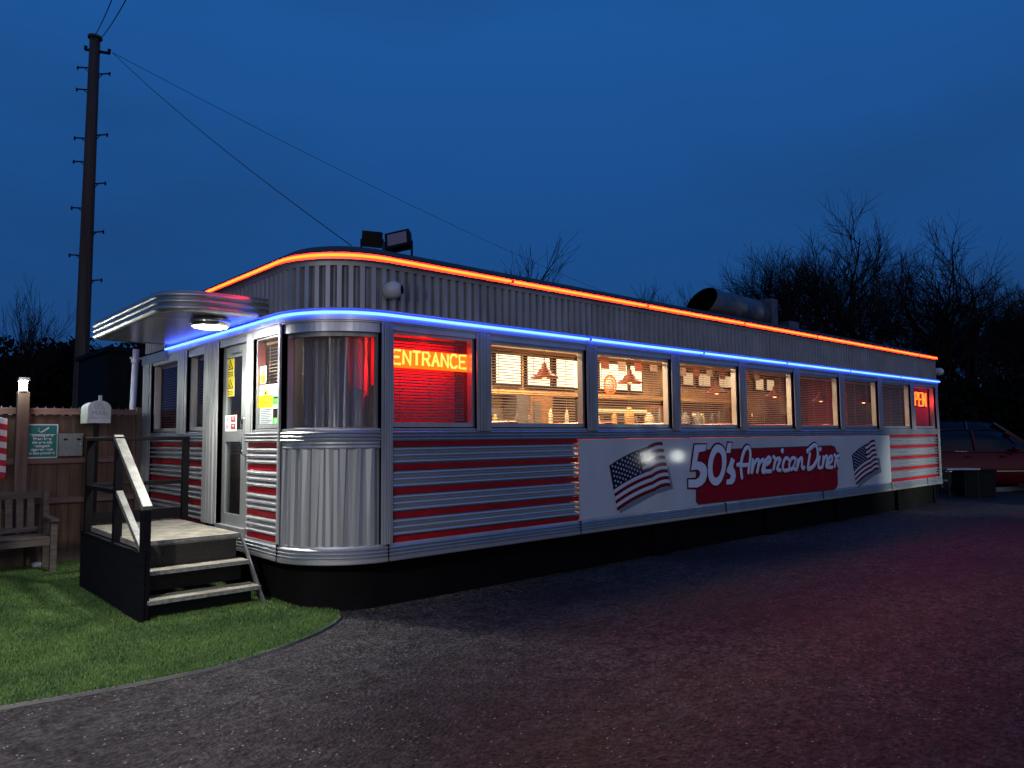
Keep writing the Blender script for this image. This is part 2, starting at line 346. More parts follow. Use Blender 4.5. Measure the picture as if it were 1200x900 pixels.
# lower skirt, set back
P, Nn = path(arc_n=16)
s = MB(); sweep(s, [(-.12, 0), (-.12, .45), (-.16, .45), (-.16, 0)], P, Nn); s.box((XR-.2, 6.12, 0), (XR-.12, YF, .45)); s.build('skirt', skirtm, diner)
# ribbed bands
def ribs(z0, z1, n, base=.0, h=.016, back=-.03):
    pr = [(back, z0), (base+h*.3, z0)]; dz = (z1-z0)/n
    for i in range(n):
        for a in range(5):
            q = a/4; pr.append((base+h*math.sin(math.pi*q), z0+dz*(i+.12+.76*q)))
        pr.append((base-.004, z0+dz*(i+.94)))
    pr.append((back, z1)); return pr
P, Nn = path(x1=XR+.03)
pr = [(-.2, .437), (.022, .437), (.026, .445), (.026, .478)]
for i in range(3):
    z0 = .478+i*.034
    pr += [(.010, z0+.003), (.010, z0+.008), (.024, z0+.012), (.027, z0+.022), (.020, z0+.030)]
pr += [(.008, .583), (.006, .602), (-.05, .602)]
s = MB(); sweep(s, pr, P, Nn); s.build('lower_trim', alu, diner)
for x in (3.815, 6.47, 9.6, 12.7, 15.72, 17.7): j = MB(); j.box((x-.004, DY-.030, .435), (x+.004, DY-.006, .6)); j.build('trim_joint', blk, diner)
j = MB(); j.box((EX-.030, 6.716, .435), (EX-.006, 6.724, .6)); j.build('trim_joint', blk, diner)
# sill band
Ps, Ns = path(y0=7.53, x1=XR)
pr = [(-.1, 1.56)]
for i in range(3):
    z0 = 1.562+i*.034; pr += [(.006, z0), (.022, z0+.008), (.026, z0+.018), (.018, z0+.028), (.006, z0+.032)]
pr += [(.012, 1.672), (.012, 1.685), (-.1, 1.70)]
s = MB(); sweep(s, pr, Ps, Ns)
Pl = [(EX, YF), (EX, 8.74)]; sweep(s, pr, Pl, [(-1, 0)]*2); s.build('sill_trim', alu, diner)
# siding: three convex ribs, then a flat red band, repeated
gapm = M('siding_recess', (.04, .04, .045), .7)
alus = M('aluminium_rib', (.74, .74, .75), .30, .8, .18, .8, 0, 9, (.6, .6, 2), rvar=.06)
def siding(name, Pa, Na, ztop=1.562, zbot=.602):
    sv = MB(); z = ztop; per = (ztop-zbot)/4.21
    first = True
    for b in range(5):
        rh = per*.225 if b else per*.21
        sweep(sv, [(-.012, z-rh), (-.008, z-rh), (-.008, z), (-.012, z)], Pa, Na, 1, True); z -= rh
        if b == 4: break
        dz = per*.775/3
        for i in range(3):
            q = [(-.045, z-dz), (-.045, z-dz*.86)]
            for a in range(8): tt = a/7; q.append((-.014+.026*math.sin(math.pi*tt)**.7, z-dz+dz*(.14+.72*tt)))
            q += [(-.045, z-dz*.14), (-.045, z)]; sweep(sv, q[::-1], Pa, Na, 0, True, True); z -= dz
    sweep(sv, [(-.012, zbot), (-.009, zbot), (-.009, z), (-.012, z)], Pa, Na, 1)
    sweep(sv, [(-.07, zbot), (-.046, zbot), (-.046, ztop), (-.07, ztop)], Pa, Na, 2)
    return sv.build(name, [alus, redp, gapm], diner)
siding('siding_panel', [(3.875, DY), (6.47, DY)], [(0, -1)]*2)
siding('siding_panel', [(15.72, DY), (18.53, DY)], [(0, -1)]*2)
siding('siding_panel', [(EX, 7.50), (EX, 6.76)], [(-1, 0)]*2)
siding('siding_panel', [(EX, 10.74), (EX, 8.76)], [(-1, 0)]*2)
# rounded corner panel with vertical flutes
s = MB(); n = 34; vs = []; sgn_ = 1
for i in range(n+1):
    t_ = math.pi+math.pi/2*i/n; o = [-.006, .016, .013, -.004][i % 4] if 0 < i < n else 0
    r_ = RAD+o-.006
    jt = random.uniform(-.016, .016) if 0 < i < n else 0
    for z, tw in ((.60, 1), (1.50, -1)): vs.append((EX+RAD+r_*math.cos(t_+jt*tw), DY+RAD+r_*math.sin(t_+jt*tw), z))
s.add(vs, [(2*i, 2*i+2, 2*i+3, 2*i+1) for i in range(n)])
Pc, Nc = path(arc_n=20); i0 = 1; Pa, Na = Pc[1:22], Nc[1:22]
sweep(s, [(-.04, 1.498), (.008, 1.498), (.012, 1.51), (.004, 1.53), (.012, 1.545), (.006, 1.563), (-.04, 1.563)], Pa, Na)
s.build('corner_panel', alu2, diner)
# pilasters
def pilaster(kind, a, b, z0=1.66, z1=2.70, d=.035, mat=alup, mid=True, parent=None):
    s = MB(); nn = 5; 
    for i in range(nn):
        q0, q1 = a+(b-a)*i/nn, a+(b-a)*(i+.86)/nn; dd = d*(.75 if i in (0, 4) else 1.0)
        if kind == 'long': s.box((q0, DY-dd, z0), (q1, DY+.12, z1))
        else: s.box((EX-dd, min(q0, q1), z0), (EX+.12, max(q0, q1), z1))
    if kind == 'long': s.box((a, DY-d*.5, z0), (b, DY+.11, z1))
    else: s.box((EX-d*.5, min(a, b), z0), (EX+.11, max(a, b), z1))
    return s.build('pilaster', mat, diner)
cen = [5.0, 6.72, 8.44, 10.17, 11.89, 13.61, 15.34, 17.06]
pilaster('long', 3.735, 3.862, z0=.603)
for c in cen: pilaster('long', c-.1, c+.1)
pilaster('long', 18.46, 18.598, z0=.603)
pilaster('end', 6.685, 6.745, z0=.603, d=.03)
pilaster('end', 7.355, 7.53, z0=1.66, d=.02)
pilaster('end', 8.29, 8.74, z0=.66, d=.04)
pilaster('end', 9.34, 9.68, d=.03)
pilaster('end', 10.76, 11.15, z0=.603, d=.03)
# door surround head
s = MB(); s.box((EX-.01, 7.53, 2.62), (EX+.1, 8.29, 2.70)); s.box((EX-.005, 8.74, 2.60), (EX+.1, 10.76, 2.70)); s.box((EX-.012, 6.745, 2.62), (EX+.1, 7.355, 2.70))
s.box((3.862, DY-.01, 2.635), (18.46, DY+.1, 2.70)); s.build('window_head', alu, diner)
s = MB()   # rounded head over the corner glazing
sweep(s, [(-.12, 2.60), (0, 2.60), (.0, 2.70), (-.12, 2.70)], Pa, Na); s.build('corner_head', alu, diner)
# windows
zb, zt = 1.70, 2.635
def window(kind, a, b, tilt=28, gap=.034, blinds=True, mat=alu, lowered=1.0, bm_=None, fr=.045):
    f = MB()
    def bxx(u0, u1, d0, d1, z0, z1, mb=f):
        if kind == 'long': mb.box((u0, DY+d0, z0), (u1, DY+d1, z1))
        else: mb.box((EX+d0, u0, z0), (EX+d1, u1, z1))
    bxx(a, b, .02, .10, zb, zb+fr); bxx(a, b, .02, .10, zt-fr*.7, zt); bxx(a, a+fr*.8, .02, .10, zb+fr, zt-fr*.7); bxx(b-fr*.8, b, .02, .10, zb+fr, zt-fr*.7)
    wv = f.build('window', mat, diner)
    p = MB(); u0_, u1_, v0_, v1_ = a+fr*.8, b-fr*.8, zb+fr, zt-fr*.7
    p.add([(u0_, DY+.057, v0_), (u1_, DY+.057, v0_), (u1_, DY+.057, v1_), (u0_, DY+.057, v1_)] if kind == 'long' else [(EX+.057, u0_, v0_), (EX+.057, u1_, v0_), (EX+.057, u1_, v1_), (EX+.057, u0_, v1_)], [(0, 1, 2, 3)]); p.build('pane', glass, wv)
    if blinds:
        q = MB(); z = zt-fr-.03; u0, u1 = a+fr+.01, b-fr-.01; ww_ = .024; tr = R(tilt)
        bxx(u0, u1, .10, .13, z, z+.03, q)
        zend = zt-fr-(zt-zb-2*fr)*lowered+.01
        while z > zend:
            dz = ww_/2*math.sin(tr); dd = ww_/2*math.cos(tr); c_ = .13; jj = random.uniform(-.0015, .0015)
            if kind == 'long': vv = [(u0, DY+c_-dd, z-dz+jj), (u1, DY+c_-dd, z-dz-jj), (u1, DY+c_+dd, z+dz-jj), (u0, DY+c_+dd, z+dz+jj)]
            else: vv = [(EX+c_-dd, u0, z-dz), (EX+c_-dd, u1, z-dz), (EX+c_+dd, u1, z+dz), (EX+c_+dd, u0, z+dz)]
            q.add(vv, [(0, 1, 2, 3)]); z -= gap
        for fr_ in (.12, .5, .88):
            u = u0+(u1-u0)*fr_
            if kind == 'long': q.bar((u, DY+.115, zend), (u, DY+.115, zt-fr), .004, .004, up=(1, 0, 0))
            else: q.bar((EX+.115, u, zend), (EX+.115, u, zt-fr), .004, .004, up=(1, 0, 0))
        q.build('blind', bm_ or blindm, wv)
    return wv
redframe = M('red_lit_frame', (.5, .5, .52), .5, .2)
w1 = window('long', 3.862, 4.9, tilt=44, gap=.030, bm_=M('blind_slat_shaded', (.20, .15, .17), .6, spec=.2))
eds = [5.1]+[v for c in cen[1:] for v in (c-.1, c+.1)]+[18.46]
pairs = [(5.1, 6.62), (6.82, 8.34), (8.54, 10.07), (10.27, 11.79), (11.99, 13.51), (13.71, 15.24), (15.44, 16.96)]
for i, (a, b) in enumerate(pairs): window('long', a, b, tilt=(33, 32, 28, 26, 24, 22, 24)[i], gap=.031)
window('long', 17.16, 18.46, blinds=False)
window('end', 6.745, 7.355, tilt=25, lowered=.60)
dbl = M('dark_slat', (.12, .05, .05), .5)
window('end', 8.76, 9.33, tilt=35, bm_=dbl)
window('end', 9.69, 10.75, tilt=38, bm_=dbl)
# curved corner glazing
cw = MB()
def arc(r, n=26, t0=math.pi+.06, t1=1.5*math.pi-.10):
    return [(EX+RAD+r*math.cos(t0+(t1-t0)*i/n), DY+RAD+r*math.sin(t0+(t1-t0)*i/n)) for i in range(n+1)], [(math.cos(t0+(t1-t0)*i/n), math.sin(t0+(t1-t0)*i/n)) for i in range(n+1)]
Pg, Ng = arc(RAD-.10)
sweep(cw, [(0, 1.58), (.10, 1.58), (.10, 1.60), (.03, 1.66), (0, 1.66)], Pg, Ng); sweep(cw, [(0, 2.56), (.04, 2.56), (.04, 2.61), (0, 2.61)], Pg, Ng)
for q in (0, -1):
    x_, y_ = Pg[q]; n_ = Ng[q]; cw.bar((x_+n_[0]*.03, y_+n_[1]*.03, 1.6), (x_+n_[0]*.03, y_+n_[1]*.03, 2.6), .05, .06, up=(n_[0], n_[1], 0))
cwo = cw.build('corner_window', alu2, diner)
cg = MB(); n = len(Pg); cg.add([(x, y, z) for x, y in Pg for z in (1.66, 2.56)], [(2*i, 2*i+2, 2*i+3, 2*i+1) for i in range(n-1)], 0, True); cg.build('curved_pane', vinyl, cwo)
cu = MB(); vs = []; n = 72
t0, t1 = math.pi+.1, 1.5*math.pi-.12
for i in range(n+1):
    t_ = t0+(t1-t0)*i/n; r_ = RAD-.2+.016*math.sin(i*.42)+.010*math.sin(i*.17)
    for z in (1.62, 2.6): vs.append((EX+RAD+r_*math.cos(t_), DY+RAD+r_*math.sin(t_), z))
cu.add(vs, [(2*i, 2*i+2, 2*i+3, 2*i+1) for i in range(n)], 0, True)
curtain = glass_mat('clear_vinyl_curtain', (.42, .40, .39), .24, .50, .8, .9)
cu.build('vinyl_curtain', curtain, cwo)
# neon ledge, housing and tubes
Pn, Nn2 = path(y0=10.06, arc_n=40, x1=XR+.05)
s = MB(); sweep(s, [(-.05, 2.690), (.022, 2.690), (.022, 2.70), (.030, 2.705), (.030, 2.800), (-.05, 2.803)], Pn, Nn2); s.build('neon_ledge', alu, diner)
s = MB(); Pq, Nq = path(y0=7.08, arc_n=40, x1=XR+.05); sweep(s, [(.0, 2.801), (.082, 2.801), (.084, 2.795), (.088, 2.797), (.086, 2.807), (.0, 2.809)], Pq, Nq); s.build('neon_glow_lip', aluf, diner)  # lip added above the blue tube to stop its upward glow
s = MB(); s.tube([(p[0]+q[0]*.056, p[1]+q[1]*.056, 2.766) for p, q in zip(Pn, Nn2)], .0135, 8); bt = s.build('neon_tube', neon_blue, diner); bt['label'] = 'blue neon tube above the windows'
for x in np.arange(6.65, 18, 2.42): s = MB(); s.tube([(x-.018, DY-.056, 2.766), (x+.018, DY-.056, 2.766)], .0165, 8); s.build('tube_joint', galv, bt)
s = MB(); s.box((EX-.04, 10.08, 2.64), (EX+.1, 11.14, 2.76)); s.build('gutter_end', galv, diner)
# corrugated fascia
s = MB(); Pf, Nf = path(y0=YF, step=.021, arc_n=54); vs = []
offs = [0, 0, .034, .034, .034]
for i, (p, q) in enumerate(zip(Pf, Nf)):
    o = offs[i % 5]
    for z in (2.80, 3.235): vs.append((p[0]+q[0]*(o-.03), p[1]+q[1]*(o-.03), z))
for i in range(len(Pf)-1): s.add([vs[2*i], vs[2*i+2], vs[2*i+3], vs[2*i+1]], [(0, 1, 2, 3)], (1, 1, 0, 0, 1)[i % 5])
s.build('fascia', [aluf, M('aluminium_groove_shade', (.34, .34, .36), .55, .5, .4, 2.6, spec=.2)], diner)  # grooves and slopes get a darker colour, painted shade for the corrugation
Pr, Nr2 = path(arc_n=44, x1=XR+.02)
s = MB(); sweep(s, [(-.06, 3.222), (.006, 3.222), (.010, 3.262), (.064, 3.266), (.064, 3.272), (.008, 3.274), (.008, 3.345), (-.06, 3.347)], Pr, Nr2); s.build('roof_ledge', aluf, diner)
s = MB(); s.tube([(p[0]+q[0]*.036, p[1]+q[1]*.036, 3.312) for p, q in zip(Pr, Nr2)], .0125, 8); rt = s.build('neon_tube', neon_red, diner); rt['label'] = 'orange red neon tube along the roof edge'
for x in np.arange(5.4, 18, 2.42): s = MB(); s.tube([(x-.018, DY-.036, 3.312), (x+.018, DY-.036, 3.312)], .0155, 8); s.build('tube_joint', blk, rt)
# roof shell: low barrel
s = MB(); pr = [(-.07, 3.30), (-.065, 3.36), (-.07, 3.385)]
sweep(s, pr, Pr, Nr2, cap=False)
rows = []; K = 8
top = []
for i, (p, q) in enumerate(zip(Pr, Nr2)):
    top.append([(p[0]-q[0]*.07, p[1]-q[1]*.07, 3.385)])
    for k_ in range(1, K+1):
        f_ = k_/K; cx = max(EX+RAD+.9, min(p[0], XR)) ; cyy = 8.6
        if q[0] < -.99: tx, ty = EX+1.8, p[1] if p[1] > 8.6 else 8.6
        else: tx, ty = max(p[0], EX+1.8), 8.6
        x_ = p[0]+(tx-p[0])*f_; y_ = p[1]+(ty-p[1])*f_
        top[-1].append((x_, y_, 3.385+.27*min(1, f_*K/K)**.42))
n = K+1; vs = [v for r_ in top for v in r_]
s.add(vs, [(i*n+j_, i*n+j_+1, (i+1)*n+j_+1, (i+1)*n+j_) for i in range(len(top)-1) for j_ in range(K)], 0, True)
s.add([(EX+1.8, 8.6, 3.655), (XR, 8.6, 3.655), (XR, YF, 3.39), (EX, YF, 3.39), (EX+1.8, YF, 3.55)], [(0, 1, 2, 4)])
s.box((EX+.1, YF-.08, .6), (XR, YF, 3.4)); s.box((XR-.05, DY+.02, .45), (XR, YF-.09, 3.3))
roof = s.build('roof', roofm, diner)
# interior shell
fp = [(3.95, 6.15), (18.42, 6.15), (18.42, 11.0), (3.25, 11.0), (3.25, 6.85), (3.42, 6.42)]
u3 = lambda u, v, t_: (u, v, t_)
s = MB(); s.prism(fp, u3, .61, .66); s.build('interior_floor', floorint, diner)
s = MB(); s.prism(fp, u3, 3.02, 3.06); s.build('interior_ceiling', ceil_m, diner)
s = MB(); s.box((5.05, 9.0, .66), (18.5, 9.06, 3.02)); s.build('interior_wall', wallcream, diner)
s = MB(); s.box((4.98, 6.2, .66), (5.03, 7.0, 3.02)); s.box((4.98, 7.0, .66), (5.03, 11, 3.02)); s.build('partition', M('partition', (.05, .04, .04), .6, 0, .4, 3), diner)
s = MB(); s.box((18.43, 6.14, .66), (18.48, 9.0, 3.02)); s.build('end_wall', M('end_wall_paint', (.5, .10, .08), .6), diner)
s = MB(); s.box((3.25, 8.62, .66), (4.97, 8.66, 3.02)); s.build('lobby_wall', M('lobby_wall', (.10, .09, .09), .6), diner)
s = MB(); s.box((3.87, 6.14, .66), (3.90, 6.72, 2.12)); s.build('partition', darkint, diner)  # added to block the red neon glow from the rounded corner
s = MB(); s.box((17.08, 6.14, .66), (17.12, 7.4, 3.02)); s.build('partition', darkint, diner)  # added to keep the OPEN sign glow out of the neighbouring windows
s = MB(); s.box((3.91, 6.46, .66), (4.975, 6.49, 3.02)); s.build('glow_blocker', M('glow_blocker', (.22, .02, .03), .7), diner)  # unseen board added behind the blind to stop red neon light spreading
# door
dm = MB(); y0, y1, z0, z1 = 7.56, 8.27, .675, 2.615
X0, X1 = EX+.03, EX+.075
g0, g1 = y0+.19, y1-.085
dm.box((X0, y0, z0), (X1, g0, z1)); dm.box((X0, g1, z0), (X1, y1, z1)); dm.box((X0, g0, z0), (X1, g1, .79)); dm.box((X0, g0, 1.57), (X1, g1, 1.70)); dm.box((X0, g0, 2.49), (X1, g1, z1))
door = dm.build('door', M('door_alu', (.30, .32, .32), .42, .55, .2, 4, rvar=.1), diner)
s = MB(); s.add([(X0+.02, g0, 1.70), (X0+.02, g1, 1.70), (X0+.02, g1, 2.49), (X0+.02, g0, 2.49)], [(0, 1, 2, 3)]); s.build('glass_pane', doorglass, door)
s = MB(); s.add([(X0+.02, g0, .79), (X0+.02, g1, .79), (X0+.02, g1, 1.57), (X0+.02, g0, 1.57)], [(0, 1, 2, 3)]); s.build('glass_pane', doorglass, door)
s = MB(); s.tube([(X0-.005, y0+.045, 1.42), (X0-.05, y0+.045, 1.45), (X0-.05, y0+.045, 1.80), (X0-.005, y0+.045, 1.83)], .012); s.build('handle', chrome, door)
s = MB(); s.box((X0-.03, 7.75, 2.53), (X0-.002, 8.0, 2.585)); s.build('door_closer', galv, door)
s = MB(); s.box((EX-.03, 7.535, .603), (EX+.12, 8.285, .672)); s.build('door_sill', alu2, diner)
# canopy over the door
cx0, cy0, cy1, cr_ = 2.13, 7.06, 9.85, .36
cpth = [(EX+.02, cy0)]; cn_ = [(0, -1)]
for i in range(15):
    t_ = -math.pi/2-math.pi/2*i/14; cpth.append((cx0+cr_+cr_*math.cos(t_), cy0+cr_+cr_*math.sin(t_))); cn_.append((math.cos(t_), math.sin(t_)))
for i in range(1, 15):
    t_ = math.pi-math.pi/2*(i-1)/13*1.0; cpth.append((cx0+.12+.12*math.cos(t_), cy1-.12+.12*math.sin(t_))); cn_.append((math.cos(t_), math.sin(t_)))
cpth.append((EX+.02, cy1)); cn_.append((0, 1))
s = MB(); pr = [(-.02, 2.800), (0, 2.800)]
for i in range(3):
    z0 = 2.806+i*.062; pr += [(.004, z0), (.022, z0+.010), (.030, z0+.026), (.024, z0+.042), (.004, z0+.052), (-.002, z0+.060)]
pr += [(.0, 2.998), (-.05, 3.001)]
sweep(s, pr, cpth, cn_, cap=False, sm=True)
canopy = s.build('canopy', alu, diner)
s = MB(); s.add([(x, y, 2.806) for x, y in cpth], [tuple(range(len(cpth)))]); s.build('soffit', M('soffit_paint', (.30, .29, .34), .22, .3), canopy)
s = MB(); s.add([(x, y, 2.994) for x, y in cpth], [tuple(range(len(cpth)))]); s.build('canopy_top', roofm, canopy)
# exhaust duct on the roof
s = MB(); c0 = Vector((11.35, 7.45, 3.98)); ax = Vector((1, .02, -.02)).normalized()
def ring(c, ax, r, n=28, slant=0):
    a = ax.cross(Vector((0, 0, 1))).normalized(); b = a.cross(ax); out = []
    for k_ in range(n):
        t_ = math.tau*k_/n; p = c+a*r*math.cos(t_)+b*r*math.sin(t_); out.append(p+ax*(-slant*math.sin(t_)))
    return out
rs = [(0, .30, -.22), (.02, .31, -.21), (.45, .30, -.05), (1.05, .30, 0), (1.06, .315, 0), (1.10, .315, 0), (1.11, .30, 0), (1.65, .30, 0), (1.66, .32, 0), (1.72, .32, 0), (1.73, .30, 0), (2.25, .30, 0)]
vs = [];
for d_, r_, sl in rs: vs += ring(c0+ax*d_, ax, r_, 28, sl)
n = 28; s.add(vs, [(i*n+k_, i*n+(k_+1) % n, (i+1)*n+(k_+1) % n, (i+1)*n+k_) for i in range(len(rs)-1) for k_ in range(n)], 0, True)
s.add(ring(c0+ax*2.25, ax, .30, 28), [tuple(range(28))])
vs = ring(c0, ax, .29, 28, -.22)+ring(c0+ax*.9, ax, .29, 28, 0)
s.add(vs, [(k_, (k_+1) % n, n+(k_+1) % n, n+k_) for k_ in range(n)], 1, True); s.add(vs[n:], [tuple(range(n))], 1)
dgalv = M('duct_galvanised', (.16, .17, .19), .45, .7, .4, 5)
duct = s.build('exhaust_duct', [dgalv, blk], diner)
for q in (((13.35, 7.17, 3.45), (13.58, 7.73, 4.26)), ((11.9, 7.2, 3.42), (11.96, 7.7, 3.72)), ((13.9, 7.1, 3.5), (14.3, 7.3, 3.86))): s = MB(); s.box(*q); s.build('duct_box', dgalv, duct)
# under-body piers glimpsed below
for x in (8.0, 10.9, 13.4, 16.2): s = MB(); s.box((x, 6.05, 0), (x+.35, 6.118, .44)); s.build('pier', skirtm, diner)

# ------------------------------------------------------------------ sign board
sign = thing('diner_sign', "long white sign board with red panel reading 50's American Diner", 'sign', (11.1, DY-.02, .6))
s = MB(); s.box((6.478, DY-.020, .606), (15.712, DY+.01, 1.556)); s.build('backing_board', whitep, sign, bevel=.003)
j = MB()
jg = M('joint_grey', (.25, .28, .3), .5)
for x in (9.55, 12.65): j = MB(); j.box((x-.003, DY-.0215, .607), (x+.003, DY-.0200, 1.555)); j.build('board_joint', jg, sign)
def sp(x, y): p = atY(x, y, DY-.022); return (p.x, p.z)
lay = lambda d: (lambda u, v, t_: (u, DY-.020-d-t_, v))
box_px = [(816.5, 528.5), (900, 525.7), (974, 523), (978, 524.5), (980.5, 531), (981.5, 566), (980.5, 570), (977, 573.2), (890, 582.3), (819.5, 590.3), (816.5, 587)]
bw = [sp(*q) for q in box_px]; cxm = sum(p[0] for p in bw)/len(bw); czm = sum(p[1] for p in bw)/len(bw)
s = MB(); s.prism([(cxm+(x-cxm)*1.008, czm+(z-czm)*1.045) for x, z in bw], lay(0), .001, .004, 0); s.prism(bw, lay(0), .004, .007, 1); s.build('red_panel', [blackpr, redpr], sign)
a1 = lambda q: (800+q[0]/10, 510+q[1]/10); a2 = lambda q: (890+q[0]/10, 505+q[1]/10)
five = [(135,112),(272,108),(258,182),(180,200),(160,308),(210,312),(255,345),(278,400),(278,470),(255,545),(210,590),(165,612),(62,612),(60,520),(150,520),(185,495),(200,455),(190,415),(155,400),(92,412),(112,280)]
z_out = [(405,108),(450,125),(485,170),(503,240),(503,340),(485,440),(450,530),(410,580),(370,588),(330,565),(300,510),(288,430),(290,330),(305,250),(335,170),(370,122)]
z_in = [(410,200),(440,225),(452,280),(450,370),(430,450),(400,490),(375,498),(355,475),(343,420),(343,350),(355,275),(380,220)]
apo = [(525,90),(572,90),(550,208),(500,208)]
ess = [(562,262),(605,290),(588,340),(585,375),(608,420),(615,480),(600,540),(575,572),(505,578),(508,520),(545,512),(560,480),(548,462),(535,450),(508,432),(515,390),(535,350)]
def grow(poly, d):
    P_ = [Vector(p) for p in poly]; out = []; A = sum(P_[i].x*P_[(i+1) % len(P_)].y-P_[(i+1) % len(P_)].x*P_[i].y for i in range(len(P_)))
    sg = 1 if A > 0 else -1
    for i in range(len(P_)):
        e1 = (P_[i]-P_[i-1]).normalized(); e2 = (P_[(i+1) % len(P_)]-P_[i]).normalized()
        n_ = Vector((e1.y+e2.y, -(e1.x+e2.x)))*sg; n_ = n_.normalized() if n_.length > 1e-6 else Vector((0, 0)); out.append(tuple(P_[i]+n_*d))
    return out
ol = MB(); le = MB()
for q in (five, apo, ess):
    pw = [sp(*a1(p)) for p in q]; le.prism(pw, lay(0), .010, .014); ol.prism(grow(pw, .03), lay(0), .0075, .010)
def ringsh(mb, o_, i_, d0, d1):
    o_ = [tuple(p) for p in cat([(x, y, 0) for x, y in o_], 3, True)]; i_ = [tuple(p) for p in cat([(x, y, 0) for x, y in i_], 4, True)]
    i_ = i_[:len(o_)] if len(i_) >= len(o_) else i_
    n_ = len(o_); o2 = [(p[0], DY-.02-d1, p[1]) for p in o_]; i2 = [(p[0], DY-.02-d1, p[1]) for p in i_]
    mb.add(o2+i2, [(k_, (k_+1) % n_, n_+(k_+1) % n_, n_+k_) for k_ in range(n_)])
zo = [sp(*a1(p)) for p in z_out]; zi = [sp(*a1(p)) for p in z_in]
ringsh(le, zo, zi, .010, .014); ringsh(ol, grow(zo, .03), grow(zi, -.02), .0075, .0100)
strokes = []   # (points, half width in metres)
A_ = lambda pts, r_: strokes.append(([sp(*a1(p)) for p in pts], r_)); B_ = lambda pts, r_: strokes.append(([sp(*a2(p)) for p in pts], r_))
A_([(688,505),(678,430),(675,350),(690,260),(715,185),(745,145),(772,155),(785,210),(782,300),(770,380),(762,445)], .036)
A_([(630,350),(660,345),(710,352),(780,345)], .034)
A_([(815,285),(808,370),(800,445)], .034); A_([(805,430),(828,340),(862,290),(885,300),(876,370),(862,440)], .032); A_([(866,425),(890,335),(925,290),(942,300),(935,370),(925,425),(950,435)], .032)
B_([(55,400),(105,370),(122,330),(98,312),(68,350),(50,420),(65,472),(130,472)], .034)
B_([(152,300),(178,335),(165,400),(155,455)], .033); B_([(165,385),(190,335),(225,320)], .033)
B_([(240,330),(215,395),(200,450),(240,462)], .033); B_([(256,225),(262,245)], .048)
B_([(335,335),(302,318),(275,365),(266,425),(285,465),(340,455)], .033)
B_([(415,325),(375,320),(345,370),(343,430),(368,452),(400,400),(425,330),(400,400),(398,445),(430,452)], .032)
B_([(447,335),(432,440)], .032); B_([(437,420),(465,335),(490,320),(490,380),(488,420),(505,445),(516,420)], .032)
B_([(583,265),(570,350),(557,440)], .038); B_([(550,243),(595,200),(638,168),(665,190),(676,260),(665,340),(630,405),(590,440),(557,445)], .040)
B_([(700,300),(685,370),(685,430),(715,430)], .034); B_([(704,205),(704,225)], .046)
B_([(742,300),(735,365),(728,430)], .034); B_([(733,400),(757,315),(785,300),(782,360),(772,415),(790,430)], .033)
B_([(800,390),(840,350),(845,305),(818,305),(795,365),(797,425),(850,425)], .033)
B_([(868,280),(890,310),(880,365),(873,425)], .034); B_([(880,365),(905,300),(928,288)], .033); B_([(915,340),(905,380),(918,425)], .028)
def stroke(mb, pts, r_, depth, z_):
    pp = [Vector((x, DY-.02-depth, z)) for x, z in pts]; pp = cat(pp, 5) if len(pp) > 2 else pp
    dd = (pp[1]-pp[0]).normalized(); de = (pp[-1]-pp[-2]).normalized()
    pp = [pp[0]-dd*r_*.55]+pp+[pp[-1]+de*r_*.55]
    mb.tube(pp, [r_*.6]+[r_]*(len(pp)-2)+[r_*.6], 10, sq=(0, 1, 0))
for i, (pts, r_) in enumerate(strokes):
    stroke(ol, pts, r_+.026, .006+.0002*(i % 5), 0); stroke(le, pts, r_, .0145+.0003*(i % 5), 0)
ol.build('letter_outline', maroon, sign); le.build('lettering', letm, sign)
